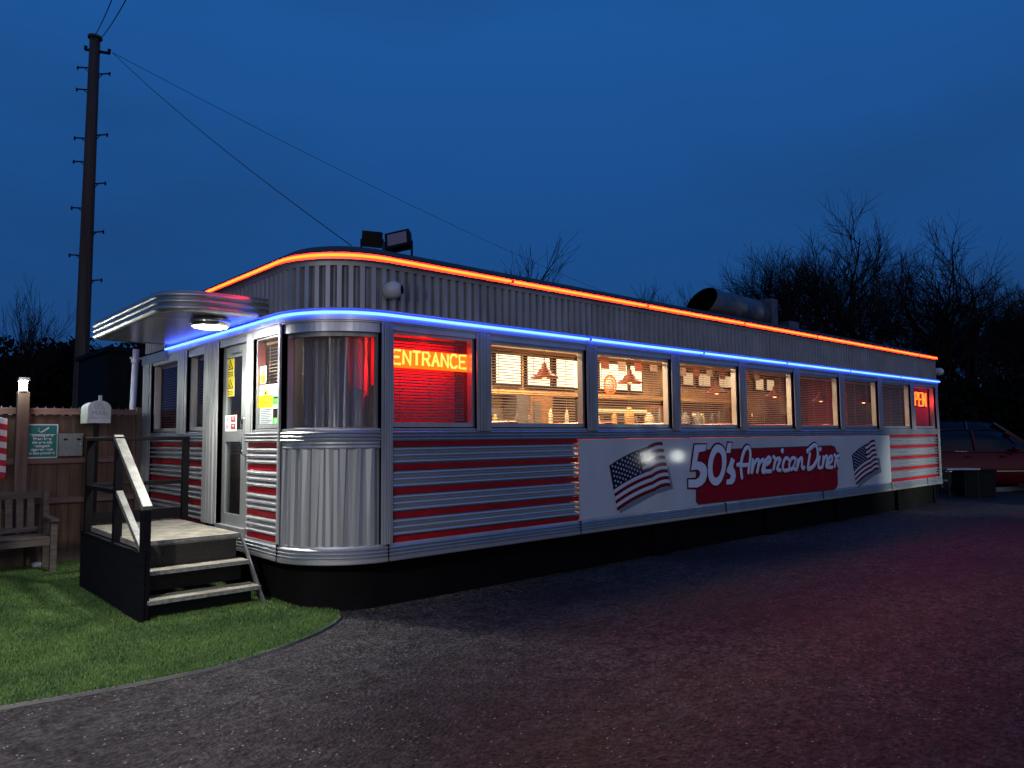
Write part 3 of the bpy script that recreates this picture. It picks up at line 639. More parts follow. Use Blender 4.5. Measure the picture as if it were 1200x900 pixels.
# printed flags
flagm = [M('flag_red', (.17, .004, .014), .07), M('flag_white', (.62, .66, .72), .07), M('flag_navy', (.010, .012, .045), .07), M('flag_shade', (.2, .24, .27), .1)]
def flag(org, sc_, A, B, ca, bow):
    f_ = MB(); toW = lambda q: sp(org[0]+q[0]/sc_, org[1]+q[1]/sc_)
    def quadpt(Q, u, v):
        TL, TR, BR, BL = [Vector(q) for q in Q]; a = TL.lerp(TR, u); b = BL.lerp(BR, u)
        p = a.lerp(b, v); p.y -= bow*4*u*(1-u)*(.9 if u < 1 else 0); return p
    def W(p, d): x, z = toW((p.x, p.y)); return (x, DY-.020-d, z)
    nu = 8
    for Q, isA in ((A, True), (B, False)):
        for k_ in range(13):
            for i in range(nu):
                u0, u1, v0, v1 = i/nu, (i+1)/nu, k_/13, (k_+1)/13
                mi = 0 if k_ % 2 == 0 else 1
                f_.add([W(quadpt(Q, a, b), .003) for a, b in ((u0, v0), (u1, v0), (u1, v1), (u0, v1))], [(0, 1, 2, 3)], mi)
    # canton and stars
    n8 = 8
    for i in range(n8):
        u0, u1 = ca*i/n8, ca*(i+1)/n8; f_.add([W(quadpt(A, a, b), .0045) for a, b in ((u0, 0), (u1, 0), (u1, 7/13), (u0, 7/13))], [(0, 1, 2, 3)], 2)
    for r0 in range(9):
        for c0_ in range(6 if r0 % 2 == 0 else 5):
            u = ca*(.09+c0_*.165+(.083 if r0 % 2 else 0)); v = 7/13*(.1+r0*.1); c_ = quadpt(A, u, v); x, z = toW((c_.x, c_.y)); vs_ = []
            for k_ in range(10):
                rr = .019 if k_ % 2 == 0 else .009; t_ = math.pi/2+k_*math.pi/5; vs_.append((x+rr*math.cos(t_), DY-.020-.006, z+rr*math.sin(t_)))
            f_.add(vs_, [tuple(range(10))], 1)
    # printed drop shade outline
    sh = []
    for Q in (A, B):
        off = Vector((28, 26))*(sc_/9); q_ = [Vector(p)+off for p in Q]
        f_.add([W(quadpt(q_, a, b), .0015 if Q is A else .0018) for a, b in ((0, .5), (1, .5), (1, 1), (0, 1))], [(0, 1, 2, 3)], 3)
    return f_.build('flag_print', flagm, sign)
flag((705, 510), 9, [(80,320),(470,125),(556,592),(165,800)], [(472,126),(640,72),(728,540),(557,593)], .80, 22)
flag((990, 505), 12.86, [(105,365),(348,185),(412,632),(168,820)], [(349,187),(450,135),(515,585),(413,634)], .80, 24)

# ------------------------------------------------------------------ neon signs
GL = {'E': [[(1,0),(0,0),(0,1),(1,1)],[(0,.5),(.8,.5)]], 'N': [[(0,0),(0,1),(1,0),(1,1)]], 'T': [[(0,1),(1,1)],[(.5,1),(.5,0)]], 'R': [[(0,0),(0,1),(.8,1),(1,.75),(.8,.5),(0,.5)],[(.5,.5),(1,0)]],
      'A': [[(0,0),(.5,1),(1,0)],[(.2,.4),(.8,.4)]], 'C': [[(1,.85),(.75,1),(.25,1),(0,.75),(0,.25),(.25,0),(.75,0),(1,.15)]], 'O': [[(.25,0),(0,.25),(0,.75),(.25,1),(.75,1),(1,.75),(1,.25),(.75,0),(.25,0)]],
      'P': [[(0,0),(0,1),(.8,1),(1,.75),(.8,.5),(0,.5)]]}
ns = thing('neon_sign', 'glowing yellow and red ENTRANCE neon sign behind the first flat window', 'neon sign', (4.38, 6.12, 2.36))
s = MB(); n = 8; x0 = 3.93; wd = .083; st = .117
for i, ch in enumerate('ENTRANCE'):
    for stq in GL[ch]: s.tube([(x0+i*st+u*wd, DY+.082, 2.32+v*.135) for u, v in stq], .0135, 6)
s.build('neon_letters', neon_text, ns)
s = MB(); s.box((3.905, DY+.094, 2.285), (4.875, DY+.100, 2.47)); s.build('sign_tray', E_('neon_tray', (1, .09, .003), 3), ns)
ns2 = thing('neon_sign', 'orange OPEN neon sign in the last window of the long wall', 'neon sign', (17.75, 6.2, 2.3))
s = MB()
for i, ch in enumerate('OPEN'):
    for stq in GL[ch]: s.tube([(17.22+i*.245+u*.17, DY+.08, 2.2+v*.29) for u, v in stq], .016, 6)
s.build('neon_letters', neon_open, ns2)
s = MB(); s.box((17.2, DY+.10, 2.16), (18.18, DY+.105, 2.53)); s.build('sign_tray', M('open_tray', (.02, .01, .01), .5), ns2)
light('neon_glow', 'AREA', (4.38, DY+.14, 2.42), 34, (1, .008, .012), (4.38, DY+1.2, 2.0), shape='RECTANGLE', size=.9, size_y=.1)
light('neon_glow', 'POINT', (4.3, DY+.10, 2.47), 3.4, (1, .008, .008), shadow_soft_size=.04)
light('neon_glow', 'POINT', (18.05, DY+.16, 2.3), 5, (1, .02, .01), shadow_soft_size=.05)

# ------------------------------------------------------------------ fixtures
def tz(o): return o
lampz = atZ(246.5, 382, 2.73)
lt_ = thing('bulkhead_lamp', 'round white bulkhead lamp glowing under the entrance canopy', 'lamp', (lampz.x, lampz.y, 2.77))
s = MB(); s.lathe((lampz.x, lampz.y, 0), [(0, 2.803), (.16, 2.803), (.19, 2.79), (.195, 2.76), (.185, 2.725), (.172, 2.718), (.168, 2.73)], 32); s.build('lamp_base', chrome, lt_)
s = MB(); s.lathe((lampz.x, lampz.y, 0), [(.168, 2.755), (.166, 2.728), (.15, 2.714), (.11, 2.706), (0, 2.703)], 32); s.build('diffuser', lampw, lt_)
light('bulkhead_glow', 'SPOT', (lampz.x, lampz.y, 2.69), 330, (1, .98, .88), (lampz.x-.15, lampz.y-.3, 0), spot_size=R(138), spot_blend=.35, shadow_soft_size=.10)
def security_cam(loc, nx, ny, label, look):
    o = thing('security_camera', label, 'security camera', loc, group=None); x, y, z = loc
    n_ = Vector((nx, ny, 0)); T = n_.to_track_quat('Z', 'Y').to_matrix()
    s = MB(); s.lathe(loc, [(0, -.02), (.085, -.02), (.085, .015), (.078, .03), (.07, .04)], 24, T=T); s.build('mount', whiteplastic, o)
    s = MB(); s.lathe(Vector(loc)+n_*.05, [(.088*math.sin(a), -.088*math.cos(a)) for a in np.linspace(0.35, math.pi, 12)], 24, T=T); s.build('housing', whiteplastic, o)
    lk = Vector(look).normalized(); T2 = lk.to_track_quat('Z', 'Y').to_matrix()
    s = MB(); s.lathe(Vector(loc)+n_*.05+lk*.066, [(.045, 0), (.042, .025), (.03, .03), (0, .024)], 16, T=T2); s.build('lens', blk, o)
d1 = atY(455, 341, DY-.06)
security_cam((3.83, DY-.02, 3.01), 0, -1, 'white dome camera on the corrugated fascia above the rounded corner', (.85, -.75, .05))
security_cam((18.64, DY-.02, 3.0), 0, -1, 'pale dome camera on the far end of the fascia', (.9, -.5, -.1))
def flood(px, Y, rz, pitch, w_, h_, label, front):
    base = atY(*px, Y); o = thing('floodlight', label, 'floodlight', (base.x, base.y, base.z-.02), rz)
    T = Matrix.Translation(base) @ Matrix.Rotation(rz, 4, 'Z') @ Matrix.Translation((0, 0, h_*.65)) @ Matrix.Rotation(pitch*.5, 4, 'Y') @ Matrix.Rotation(pitch, 4, 'X')
    s = MB(); s.box((-w_/2, -.05, -h_/2), (w_/2, .05, h_/2), T=T)
    for i in range(7): s.box((-w_/2+.03+i*(w_-.08)/6, .05, -h_/2+.02), (-w_/2+.045+i*(w_-.08)/6, .085, h_/2-.02), T=T)
    s.build('housing', blk, o)
    s = MB(); s.box((-w_/2+.03, -.056, -h_/2+.03), (w_/2-.03, -.051, h_/2-.03), T=T); s.build('glass_front', front, o)
    T0 = Matrix.Translation(base) @ Matrix.Rotation(rz, 4, 'Z')
    s = MB(); s.box((-w_/2-.02, -.02, -.28), (-w_/2-.004, .02, h_*.65), T=T0); s.box((w_/2+.004, -.02, -.28), (w_/2+.02, .02, h_*.65), T=T0); s.box((-w_/2-.02, -.02, -.3), (w_/2+.02, .02, -.282), T=T0); s.build('bracket', blk, o)
fg = M('flood_glass', (.22, .18, .22), .3)
flood((436, 292), 7.0, R(-38), R(10), .215, .17, 'smaller square black floodlight on the roof, left one of the two', blk)
flood((467, 297), 6.8, R(-50), R(-20), .28, .21, 'larger tilted floodlight on the roof showing its pale glass', fg)

# stickers and notices on the door wall
def sheet(name, label, cat_, px0, px1, Xo, mats, extra, group=None):
    a = atX(px0[0], px0[1], Xo); b = atX(px1[0], px1[1], Xo); ymax, ymin, zmax, zmin = a.y, b.y, a.z, b.z
    s = MB(); s.box((Xo, ymin, zmin), (Xo+.002, ymax, zmax), 0)
    def rect(u0, v0, u1, v1, mi, d=1): s.box((Xo-.0015*d, ymax-(ymax-ymin)*u1, zmax-(zmax-zmin)*v1), (Xo-.0015*d+.0012, ymax-(ymax-ymin)*u0, zmax-(zmax-zmin)*v0), mi)
    def tri(uc, v0, v1, hw, mi, d=2):
        Y_ = lambda u: ymax-(ymax-ymin)*u; Z_ = lambda v: zmax-(zmax-zmin)*v
        s.add([(Xo-.0015*d, Y_(uc-hw), Z_(v1)), (Xo-.0015*d, Y_(uc+hw), Z_(v1)), (Xo-.0015*d, Y_(uc), Z_(v0))], [(0, 1, 2)], mi)
    extra(rect, tri); o = s.build(name, mats); tag(o, label, cat_, group); return o
Ms = [signwhite, yellow, blk, greenb, redp, paperg]
def warn(rect, tri):
    rect(0, 0, 1, .64, 1); tri(.5, .06, .58, .42, 2, 2); tri(.5, .16, .53, .30, 1, 3); tri(.5, .24, .50, .10, 2, 4)
    rect(0.02, .66, .98, 1, 1)
    for i in range(3): rect(.12, .71+i*.09, .88, .745+i*.09, 2, 2)
gx = EX+.03+.018
sheet('warning_sticker', 'upper yellow triangle warning sticker on the door glass', 'sticker', (265.7, 421), (274.2, 442), gx, Ms, warn)
sheet('warning_sticker', 'lower yellow triangle warning sticker on the door glass', 'sticker', (265.9, 443.5), (274.2, 464), gx, Ms, warn)
def rsk(rect, tri):
    for i in range(2):
        rect(.52, .08+i*.46, .92, .36+i*.46, 4); rect(.12, .12+i*.46, .34, .34+i*.46, 5, 1); rect(.52, .38+i*.46, .92, .42+i*.46, 4); rect(.12, .38+i*.46, .40, .40+i*.46, 5)
        rect(.62, .16+i*.46, .82, .20+i*.46, 0, 2); rect(.62, .25+i*.46, .82, .28+i*.46, 0, 2)
sheet('safety_sticker', 'white sticker with red squares at the bottom of the upper door glass', 'sticker', (264, 487), (277, 505.3), EX+.026, Ms, rsk)
wx = EX+.045
sheet('warning_sticker', 'small yellow sticker on the blind side window right of the door', 'sticker', (305.6, 430), (311.8, 449), wx, Ms, lambda rect, tri: (rect(.06, .5, .94, .97, 1), tri(.5, .1, .46, .36, 1), rect(.2, .6, .8, .64, 2, 2), rect(.2, .72, .8, .75, 2, 2)))
def big(rect, tri):
    rect(0, .44, 1, .99, 1); tri(.5, .10, .42, .20, 1); tri(.5, .19, .39, .08, 2, 3)
    for i in range(4): rect(.12, .52+i*.11, .88, .55+i*.11, 2, 2)
sheet('notice', 'large white and yellow warning notice in the window beside the door', 'notice', (304.3, 452), (319.6, 477.5), wx, Ms, big)
def gr(rect, tri):
    rect(0, .5, 1, .84, 3)
    for i in range(4): rect(.1, .08+i*.09, .85, .1+i*.09, 5)
    rect(.08, .52, .9, .60, 2, 2)
sheet('notice', 'white and green notice at the top right of the side window', 'notice', (320.2, 450), (330.3, 478), wx, Ms, gr)
sheet('notice', 'grey printed sheet below the yellow notice', 'notice', (304.3, 478.5), (319.6, 502), wx, [paperg, blk], lambda rect, tri: [rect(.1, .08+i*.085, .9-.1*(i % 3), .105+i*.085, 1) for i in range(10)])
sheet('notice', 'small bright green card low in the side window', 'notice', (320.4, 489.5), (329.8, 501), wx, [greenb, blk, signwhite], lambda rect, tri: [rect(.15, .2+i*.2, .85, .26+i*.2, 2) for i in range(3)])

# ------------------------------------------------------------------ entrance steps
st_ = thing('entrance_steps', 'black metal entrance steps with pale treads and a black handrail', 'steps', (2.5, 8.2, 0))
XO, XI = 1.94, 2.93
ZP = .668; YP = 7.28
def stp(px0, px1, z):   # tread front edge from two pixels
    return atZ(*px0, z), atZ(*px1, z)
s = MB(); s.box((XO+.05, 7.30, ZP-.05), (XI, 9.12, ZP)); s.build('platform', deck, st_)
s = MB(); s.box((XO+.05, 7.285, ZP-.035), (XI, 7.2985, ZP+.001)); s.build('platform_edge', nosing, st_)
s = MB(); s.box((XO+.05, 7.31, .43), (XI-.03, 7.33, ZP-.052)); s.build('riser', M('mesh_riser', (.03, .028, .025), .6, .3, .5, 60, .8, 80), st_)
for z_, yf, xr in ((.425, 7.10, XI+.02), (.200, 6.93, XI+.06)):
    s = MB(); s.box((XO+.05, yf, z_-.03), (xr, yf+.26, z_)); s.build('tread', deck, st_)
    s = MB(); s.box((XO+.05, yf-.014, z_-.034), (xr, yf-.001, z_+.002)); s.build('nosing', nosing, st_)
s = MB(); s.box((XO+.05, 7.33, .21), (XI+.03, 7.35, .39)); s.build('riser', M('riser_grip', (.035, .032, .03), .7, .2, .5, 50, .8, 70), st_)
s = MB(); s.box((XO+.05, 7.12, .01), (XI+.05, 7.14, .165)); s.build('riser', M('riser_low', (.02, .019, .018), .7, .2, .5, 50, .8, 70), st_)
s = MB(); s.add([(XI+.005, 7.32, ZP), (XI+.03, 7.12, .40), (XI+.10, 6.96, .0), (XI+.11, 7.06, .0), (XI+.05, 7.22, .40), (XI+.03, 7.42, ZP)], [(0, 1, 2, 3, 4, 5)])
s.bar((XI+.0, 7.28, ZP), (XI+.10, 6.90, 0), .02, .025); s.build('stringer', galv, st_)
s = MB(); s.box((XO-.01, 6.94, 0.02), (XO+.02, 9.16, .60)); s.box((XO-.015, 6.94, .60), (XO+.03, 9.16, .615)); s.build('side_panel', M('side_panel_black', (.006, .006, .009), .8, 0, .4, 2, .8, 12, (1, 1, 6), spec=.1), st_)
s = MB(); s.box((XO+.03, 9.12, .02), (XI, 9.15, .60)); s.build('back_panel', blk, st_)
railm = M('rail_black', (.004, .004, .006), .5, 0, .3, 8, .2, 60, spec=.12)
railtop = M('rail_worn_top', (.22, .22, .20), .5, .2, .6, 9, .2, 60, (1, 1, 1))
def post(x, y, z0, z1, w_=.075): 
    s = MB(); s.box((x-w_/2, y-w_/2, z0), (x+w_/2, y+w_/2, z1)); s.build('rail_post', railm, st_, bevel=.006)
ytop = 7.86; zt_ = 1.63
post(XO+.03, 6.99, 0, .98); post(XO+.03, 7.9, .40, zt_-.04); post(XO+.03, 9.05, .40, zt_-.04); post(XI+.04, 9.05, ZP, zt_-.04, .07)
s = MB(); s.box((XO-.01, 7.88, zt_-.04), (XO+.07, 9.09, zt_)); s.box((XO+.07, 9.01, zt_-.04), (XI+.075, 9.09, zt_)); s.build('handrail', railm, st_, bevel=.005)
s = MB(); s.bar((XO+.03, 7.95, zt_+.001), (XO+.03, 6.95, 1.0), .085, .045); s.build('handrail', railtop, st_, bevel=.005)
s = MB(); s.box((XO, 7.93, 1.075), (XO+.06, 9.02, 1.12)); s.box((XO+.065, 9.03, 1.085), (XI, 9.07, 1.13)); s.build('mid_rail', railm, st_, bevel=.004)
s = MB(); s.bar((XO+.03, 7.86, 1.09), (XO+.03, 7.03, .62), .06, .05); s.build('mid_rail', railtop, st_, bevel=.004)
s = MB(); s.box((XO+.07, 9.05, ZP+.02), (XI, 9.075, ZP+.14)); s.build('kick_board', railm, st_)

# ------------------------------------------------------------------ yard at the left
FY = 11.22
fence = thing('wooden_fence', 'brown close boarded timber fence behind the bench', 'fence', (0, FY, 0))
s = MB(); x = -3.6
while x < 2.98:
    w_ = .145; dz = random.uniform(-.008, .008); s.box((x, FY+random.uniform(-.003, .003), .06), (x+w_, FY+.02, 1.93+dz)); x += w_+.004
s.build('boards', wood_f, fence)
s = MB()
for z_ in (1.30, .95-.17): s.box((-3.6, FY-.045, z_), (3.0, FY-.004, z_+.075))
s.box((-3.6, FY-.05, 1.94), (3.0, FY+.06, 2.02)); s.build('rail', wood_r, fence)
s = MB(); s.box((-3.6, FY-.03, 0), (3.0, FY-.005, .14)); s.build('gravel_board', wood_p, fence)
for xx in (-.3, 2.99): s = MB(); s.box((xx, FY-.09, 0), (xx+.1, FY+.01, 2.05)); s.build('fence_post', wood_p, fence)
lp = thing('post_lamp', 'small glowing white lamp on top of a thick timber fence post', 'lamp', (1.64, FY-.12, 0))
s = MB(); s.box((1.575, FY-.135, 0), (1.71, FY-.051, 2.22)); s.build('post', wood_p, lp, bevel=.008)
s = MB(); s.box((1.595, FY-.165, 2.222), (1.68, FY-.08, 2.24)); s.box((1.58, FY-.18, 2.36), (1.695, FY-.065, 2.40)); s.tube([(1.60, FY-.16, 2.24), (1.60, FY-.16, 2.36)], .006, 6); s.tube([(1.675, FY-.16, 2.24), (1.675, FY-.16, 2.36)], .006, 6); s.build('lamp_cap', galv, lp)
s = MB(); s.lathe((1.637, FY-.122, 0), [(0, 2.242), (.048, 2.243), (.048, 2.357), (0, 2.359)], 16); s.build('lens', postlamp, lp)
# smoking sign
a = atY(31.5, 497, FY-.05); b = atY(67, 536.5, FY-.05)
sg = thing('smoking_sign', 'green smoking area sign with white border on the fence', 'sign', ((a.x+b.x)/2, FY-.05, b.z))
s = MB(); s.box((a.x, FY-.056, b.z), (b.x, FY-.047, a.z)); s.build('plate', signwhite, sg)
s = MB(); s.box((a.x+.015, FY-.0575, b.z+.015), (b.x-.015, FY-.0565, a.z-.015)); s.build('green_face', signgreen, sg)
def text(body, size, loc, rot, mat, parent, name='lettering', extrude=.0006, align='CENTER', sx=1.0, bold=.0):
    cu_ = bpy.data.curves.new(name, 'FONT'); cu_.body = body; cu_.size = size; cu_.extrude = extrude; cu_.align_x = align; cu_.offset = bold
    ob = bpy.data.objects.new('tmp_text', cu_); col.objects.link(ob); ob.location = loc; ob.rotation_euler = rot; ob.scale = (sx, 1, 1)
    bpy.context.view_layer.update(); dg = bpy.context.evaluated_depsgraph_get(); me = bpy.data.meshes.new_from_object(ob.evaluated_get(dg)); me.transform(ob.matrix_world)
    bpy.data.objects.remove(ob); o = bpy.data.objects.new(name, me); col.objects.link(o); me.materials.clear(); me.materials.append(mat)
    if parent is not None: o.parent = parent; me.transform((Matrix.LocRotScale(parent.location, parent.rotation_euler, parent.scale)).inverted())
    return o
cx_ = (a.x+b.x)/2; ww_ = b.x-a.x; hh_ = a.z-b.z
text('Smoking area\nPlease keep\nthis area tidy\nextinguish\ncigarette ends\nin bins provided', .046, (cx_, FY-.0585, a.z-.36*hh_), (math.pi/2, 0, 0), signwhite, sg, sx=.95, bold=.0012)
s = MB(); s.box((a.x+.03, FY-.0590, a.z-.315*hh_), (b.x-.03, FY-.0580, a.z-.30*hh_)); s.bar((cx_-.02, FY-.0590, a.z-.25*hh_), (cx_+.07, FY-.0590, a.z-.10*hh_), .001, .018, up=(0, 0, 1)); s.tube([(cx_-.02, FY-.059, a.z-.25*hh_), (cx_-.05, FY-.059, a.z-.18*hh_), (cx_-.035, FY-.059, a.z-.11*hh_)], .006, 6); s.build('symbol', signwhite, sg)
# ash bin
a = atY(69, 508.5, FY-.12); b = atY(96.5, 534.5, FY-.12)
ab = thing('cigarette_bin', 'brushed steel wall cigarette bin beside the green smoking sign', 'ash bin', ((a.x+b.x)/2, FY-.05, b.z))
s = MB(); s.box((a.x, FY-.13, b.z), (b.x, FY-.047, a.z)); s.build('bin_body', steel, ab, bevel=.006)
s = MB(); s.box((a.x-.004, FY-.136, a.z-.025), (b.x+.004, FY-.047, a.z+.006)); s.build('lid', steel, ab)
for fx in (.2, .74): s = MB(); s.box((a.x+(b.x-a.x)*fx, FY-.1325, a.z-.085), (a.x+(b.x-a.x)*fx+.045, FY-.1305, a.z-.06)); s.build('slot', blk, ab)
s = MB(); s.lathe((a.x+(b.x-a.x)*.9, FY-.133, a.z-.14), [(0, -.004), (.014, -.003), (.014, .002)], 12, 'y'); s.build('lock', chrome, ab)
# mailbox
mbx = thing('mailbox', 'silver arched letterbox on a black post behind the railing', 'mailbox', (2.46, 10.85, 0))
a = atY(103.5, 472, 10.75); b = atY(128.8, 495.8, 10.75); cxm_ = (a.x+b.x)/2; hw = (b.x-a.x)/2
pl = [(-hw, b.z), (hw, b.z)]+[(hw*math.cos(t_), a.z-hw*.55+hw*.75*math.sin(t_)) for t_ in np.linspace(0, math.pi, 13)]
mm = M('mailbox_metal', (.50, .54, .53), .45, .4, .3, 12)
s = MB(); s.prism(pl, lambda u, v, t_: (cxm_+u, 10.75+t_, v), 0, .40); s.build('box', mm, mbx)
s = MB(); s.prism([(u*1.04, b.z+(v-b.z)*1.03) for u, v in pl], lambda u, v, t_: (cxm_+u, 10.75+t_, v), -.014, -.002); s.build('door', mm, mbx)
s = MB(); s.box((cxm_-.018, 10.715, a.z+.01), (cxm_+.022, 10.735, a.z+.10)); s.build('latch', mm, mbx)
s = MB(); s.box((cxm_-.05, 10.78, .0), (cxm_+.01, 10.84, b.z-.002)); s.build('post', blk, mbx)
text('U.S.\nMAIL', .085, (cxm_, 10.7345, a.z-.075), (math.pi/2, 0, 0), M('mail_relief', (.24, .27, .27), .5, .4), mbx)
s = MB(); s.box((cxm_-hw*.8, 10.734, b.z+.125), (cxm_+hw*.8, 10.7355, b.z+.13)); s.box((cxm_-hw*.8, 10.734, b.z+.07), (cxm_+hw*.8, 10.7355, b.z+.075)); s.build('ridge', galv, mbx)
# bench
bn = thing('park_bench', 'weathered slatted timber bench against the fence', 'bench', (1.1, 10.8, 0))
bx1, bx0, by0, by1 = 1.90, .32, 10.38, 10.86
for xx in (bx0, bx1):
    s = MB(); s.box((xx-.035, by0, 0), (xx+.035, by0+.07, .62)); s.build('leg', wood_b, bn, bevel=.004)
    s = MB(); s.bar((xx, by1, 0), (xx, by1+.02, .42), .07, .07, up=(1, 0, 0)); s.bar((xx, by1+.02, .40), (xx, by1+.12, .98), .07, .06, up=(1, 0, 0)); s.build('leg', wood_b, bn)
    s = MB(); s.box((xx-.045, by0-.05, .62), (xx+.045, by1+.05, .66)); s.build('armrest', wood_b, bn, bevel=.008)
s = MB()
for i in range(5): s.box((bx0+.04, by0+.02+i*.1, .42), (bx1-.04, by0+.10+i*.1, .445))
s.box((bx0+.036, by0+.01, .34), (bx1-.036, by0+.05, .415)); s.box((bx0+.036, by1-.03, .34), (bx1-.036, by1+.01, .415)); s.build('seat', wood_b, bn, bevel=.004)
s = MB(); s.box((bx0+.036, by1+.095, .88), (bx1-.036, by1+.135, .97)); s.box((bx0+.036, by1+.02, .47), (bx1-.036, by1+.06, .53))
x = bx1-.16
while x > bx0+.06: s.bar((x, by1+.042, .53), (x, by1+.112, .88), .075, .015, up=(0, 1, 0)); x -= .115
s.build('backrest', wood_b, bn)
gj = MB(); gp = atZ(43, 667, 0); gj.lathe((gp.x, gp.y, 0), [(0, .03), (.04, .03), (.05, .08), (.055, .08), (.05, .015), (0, .013)], 18); tag(gj.build('glass_ashtray', M('clear_glass', (.7, .75, .75), .1, .4)), 'small glass ashtray on the turf beside the bench leg', 'ashtray')
# striped banner at the frame edge
bnr = MB(); n = 12
for i in range(n):
    for j_ in range(10):
        z0, z1 = 1.20+.075*j_, 1.20+.075*(j_+1); x0_, x1_ = 1.16+.03*i*.9, 1.16+.03*(i+1)*.9; sl = .03*math.sin(i*.9)
        bnr.add([(x0_, FY-.1+.02*math.sin(i), z0-.006*i), (x1_, FY-.1+.02*math.sin(i+1), z0-.006*(i+1)), (x1_, FY-.1+.02*math.sin(i+1), z1-.006*(i+1)), (x0_, FY-.1+.02*math.sin(i), z1-.006*i)], [(0, 1, 2, 3)], j_ % 2)
bo = bnr.build('striped_flag', [M('cloth_red', (.45, .02, .03), .8), M('cloth_white', (.6, .58, .6), .8)]); sm_ = bo.modifiers.new('s', 'SOLIDIFY'); sm_.thickness = .003
tag(bo, 'red and white striped cloth flag hanging at the left end of the fence', 'flag')
# drainpipe
dp = MB(); pa, pb = atY(159.5, 412, 11.34), atY(155.2, 482, 11.34); dp.tube([pa+Vector((0, 0, .03)), pb, (pb.x-.02, pb.y, .05)], .042, 14); dpt = thing('drainpipe', 'pale drainpipe standing behind the end of the fence', 'drainpipe', (pb.x, pb.y, 0)); dp.build('pipe', pipew, dpt)
pc = atY(158.6, 421, 11.34); s = MB(); s.lathe((pc.x, pc.y, pc.z-.05), [(.043, 0), (.055, 0), (.055, .06), (.043, .06)], 16); s.box((pc.x-.07, pc.y-.012, pc.z), (pc.x+.25, pc.y+.012, pc.z+.03)); s.build('collar', pipew, dpt)
# shed behind
sh_ = thing('storage_container', 'dark ribbed metal store behind the fence and mailbox', 'container', (4.4, 15.5, 0))
s = MB(); p0 = atY(126, 475, 15.0); p1 = atY(126, 411, 15.0)
x = p0.x
while x < p0.x+5: s.box((x, 15.0, 0), (x+.10, 15.05, p1.z)); s.box((x+.10, 15.03, 0), (x+.2, 15.06, p1.z)); x += .2
s.box((p0.x, 15.07, 0), (p0.x+5, 17.4, p1.z-.02)); s.box((p0.x-.05, 14.95, p1.z), (p0.x+5.1, 17.5, p1.z+.08)); s.build('wall', M('container_paint', (.008, .011, .012), .8, 0, .3, 3, spec=.1), sh_)
# palisade
pf = thing('palisade_fence', 'grey steel palisade fence with spikes beyond the timber fence', 'fence', (0, 14, 0)); s = MB(); x = -4
while x < 4.1: s.add([(x, 14, 0), (x+.05, 14, 0), (x+.05, 14, 2.08), (x+.025, 14, 2.16), (x, 14, 2.08), (x, 14.01, 0), (x+.05, 14.01, 0), (x+.05, 14.01, 2.08), (x+.025, 14.01, 2.16), (x, 14.01, 2.08)], [(0, 1, 2, 3, 4), (9, 8, 7, 6, 5), (0, 5, 6, 1), (1, 6, 7, 2), (2, 7, 8, 3), (3, 8, 9, 4), (4, 9, 5, 0)]); x += .12
s.build('pales', galv, pf); s = MB(); s.box((-4, 14.012, 1.85), (4.1, 14.05, 1.90)); s.box((-4, 14.012, .4), (4.1, 14.05, .45)); s.build('rail', galv, pf)

# ------------------------------------------------------------------ utility pole and wires
PY = 18.0; ptop = atY(111.5, 43, PY); pbot = atY(93.5, 475, PY); dv = (pbot-ptop)/(ptop.z-pbot.z); pg = pbot+dv*pbot.z
up_ = thing('utility_pole', 'tall dark wooden utility pole with climbing pegs', 'utility pole', (pg.x, pg.y, 0))
s = MB(); s.tube([pg, pbot, ptop.lerp(pbot, .5), ptop], [.16, .148, .13, .108], 16); s.lathe(ptop, [(.15, -.05), (.15, 0), (0, .02)], 12); s.build('shaft', wood_pole, up_)
side = RT.copy(); side.z = 0; side.normalize()
for px_, py_, sgn in ((126, 92, 1), (93, 101, -1), (124, 163, 1), (88, 158, -1), (87, 186, -1), (121, 219, 1), (85, 241, -1), (117, 275, 1), (83, 297, -1), (115, 331, 1), (97, 76, -1)):
    p = atY(px_, py_, PY); f_ = (p.z-pbot.z)/(ptop.z-pbot.z); c_ = pbot.lerp(ptop, f_); e = c_+side*sgn*.36; s = MB(); s.tube([c_, e+Vector((0, 0, .02))], .016, 6); s.tube([e+Vector((0, 0, .05)), e-Vector((0, 0, .03))], .018, 6); s.tube([c_-Vector((0, 0, .2)), c_+side*sgn*.2], .01, 6); s.build('climbing_peg', blk, up_)
arm = atY(112, 58, PY); f_ = (arm.z-pbot.z)/(ptop.z-pbot.z); ac = pbot.lerp(ptop, f_)
s = MB(); s.bar(ac-side*.22-Vector((0, 0, .0)), ac+side*.34-Vector((0, 0, .10)), .05, .05); s.lathe(ac+side*.33+Vector((0, 0, -.08)), [(0, 0), (.035, .0), (.03, .04), (.04, .07), (0, .09)], 10); s.lathe(ac-side*.2, [(0, 0), (.035, .0), (.03, .04), (.04, .07), (0, .09)], 10); s.build('crossarm', blk, up_)
def wire(a_, b_, sag, r_, label):
    s = MB(); pts = [a_.lerp(b_, i/24)-Vector((0, 0, 4*sag*(i/24)*(1-i/24))) for i in range(25)]; s.tube(pts, r_, 5)
    tag(s.build('overhead_wire', blk), label, 'wire', 'wires from the utility pole')
aw = ac+side*.40+Vector((0, 0, -.08))
wire(aw, atY(412, 288, 8.0)+Vector((0, 0, -.0)), .12, .006, 'steeper wire running from the pole down to the diner roof floodlights')
wire(aw, atY(760, 362, 22.0), .35, .006, 'shallower long wire crossing the sky above the roof')
wire(ptop+Vector((-.04, 0, -.05)), atD(150, -50, 9), .1, .008, 'left one of the two wires going up from the pole top')
wire(ptop+Vector((.08, 0, -.05)), atD(168, -40, 9), .1, .008, 'right one of the two wires going up from the pole top')

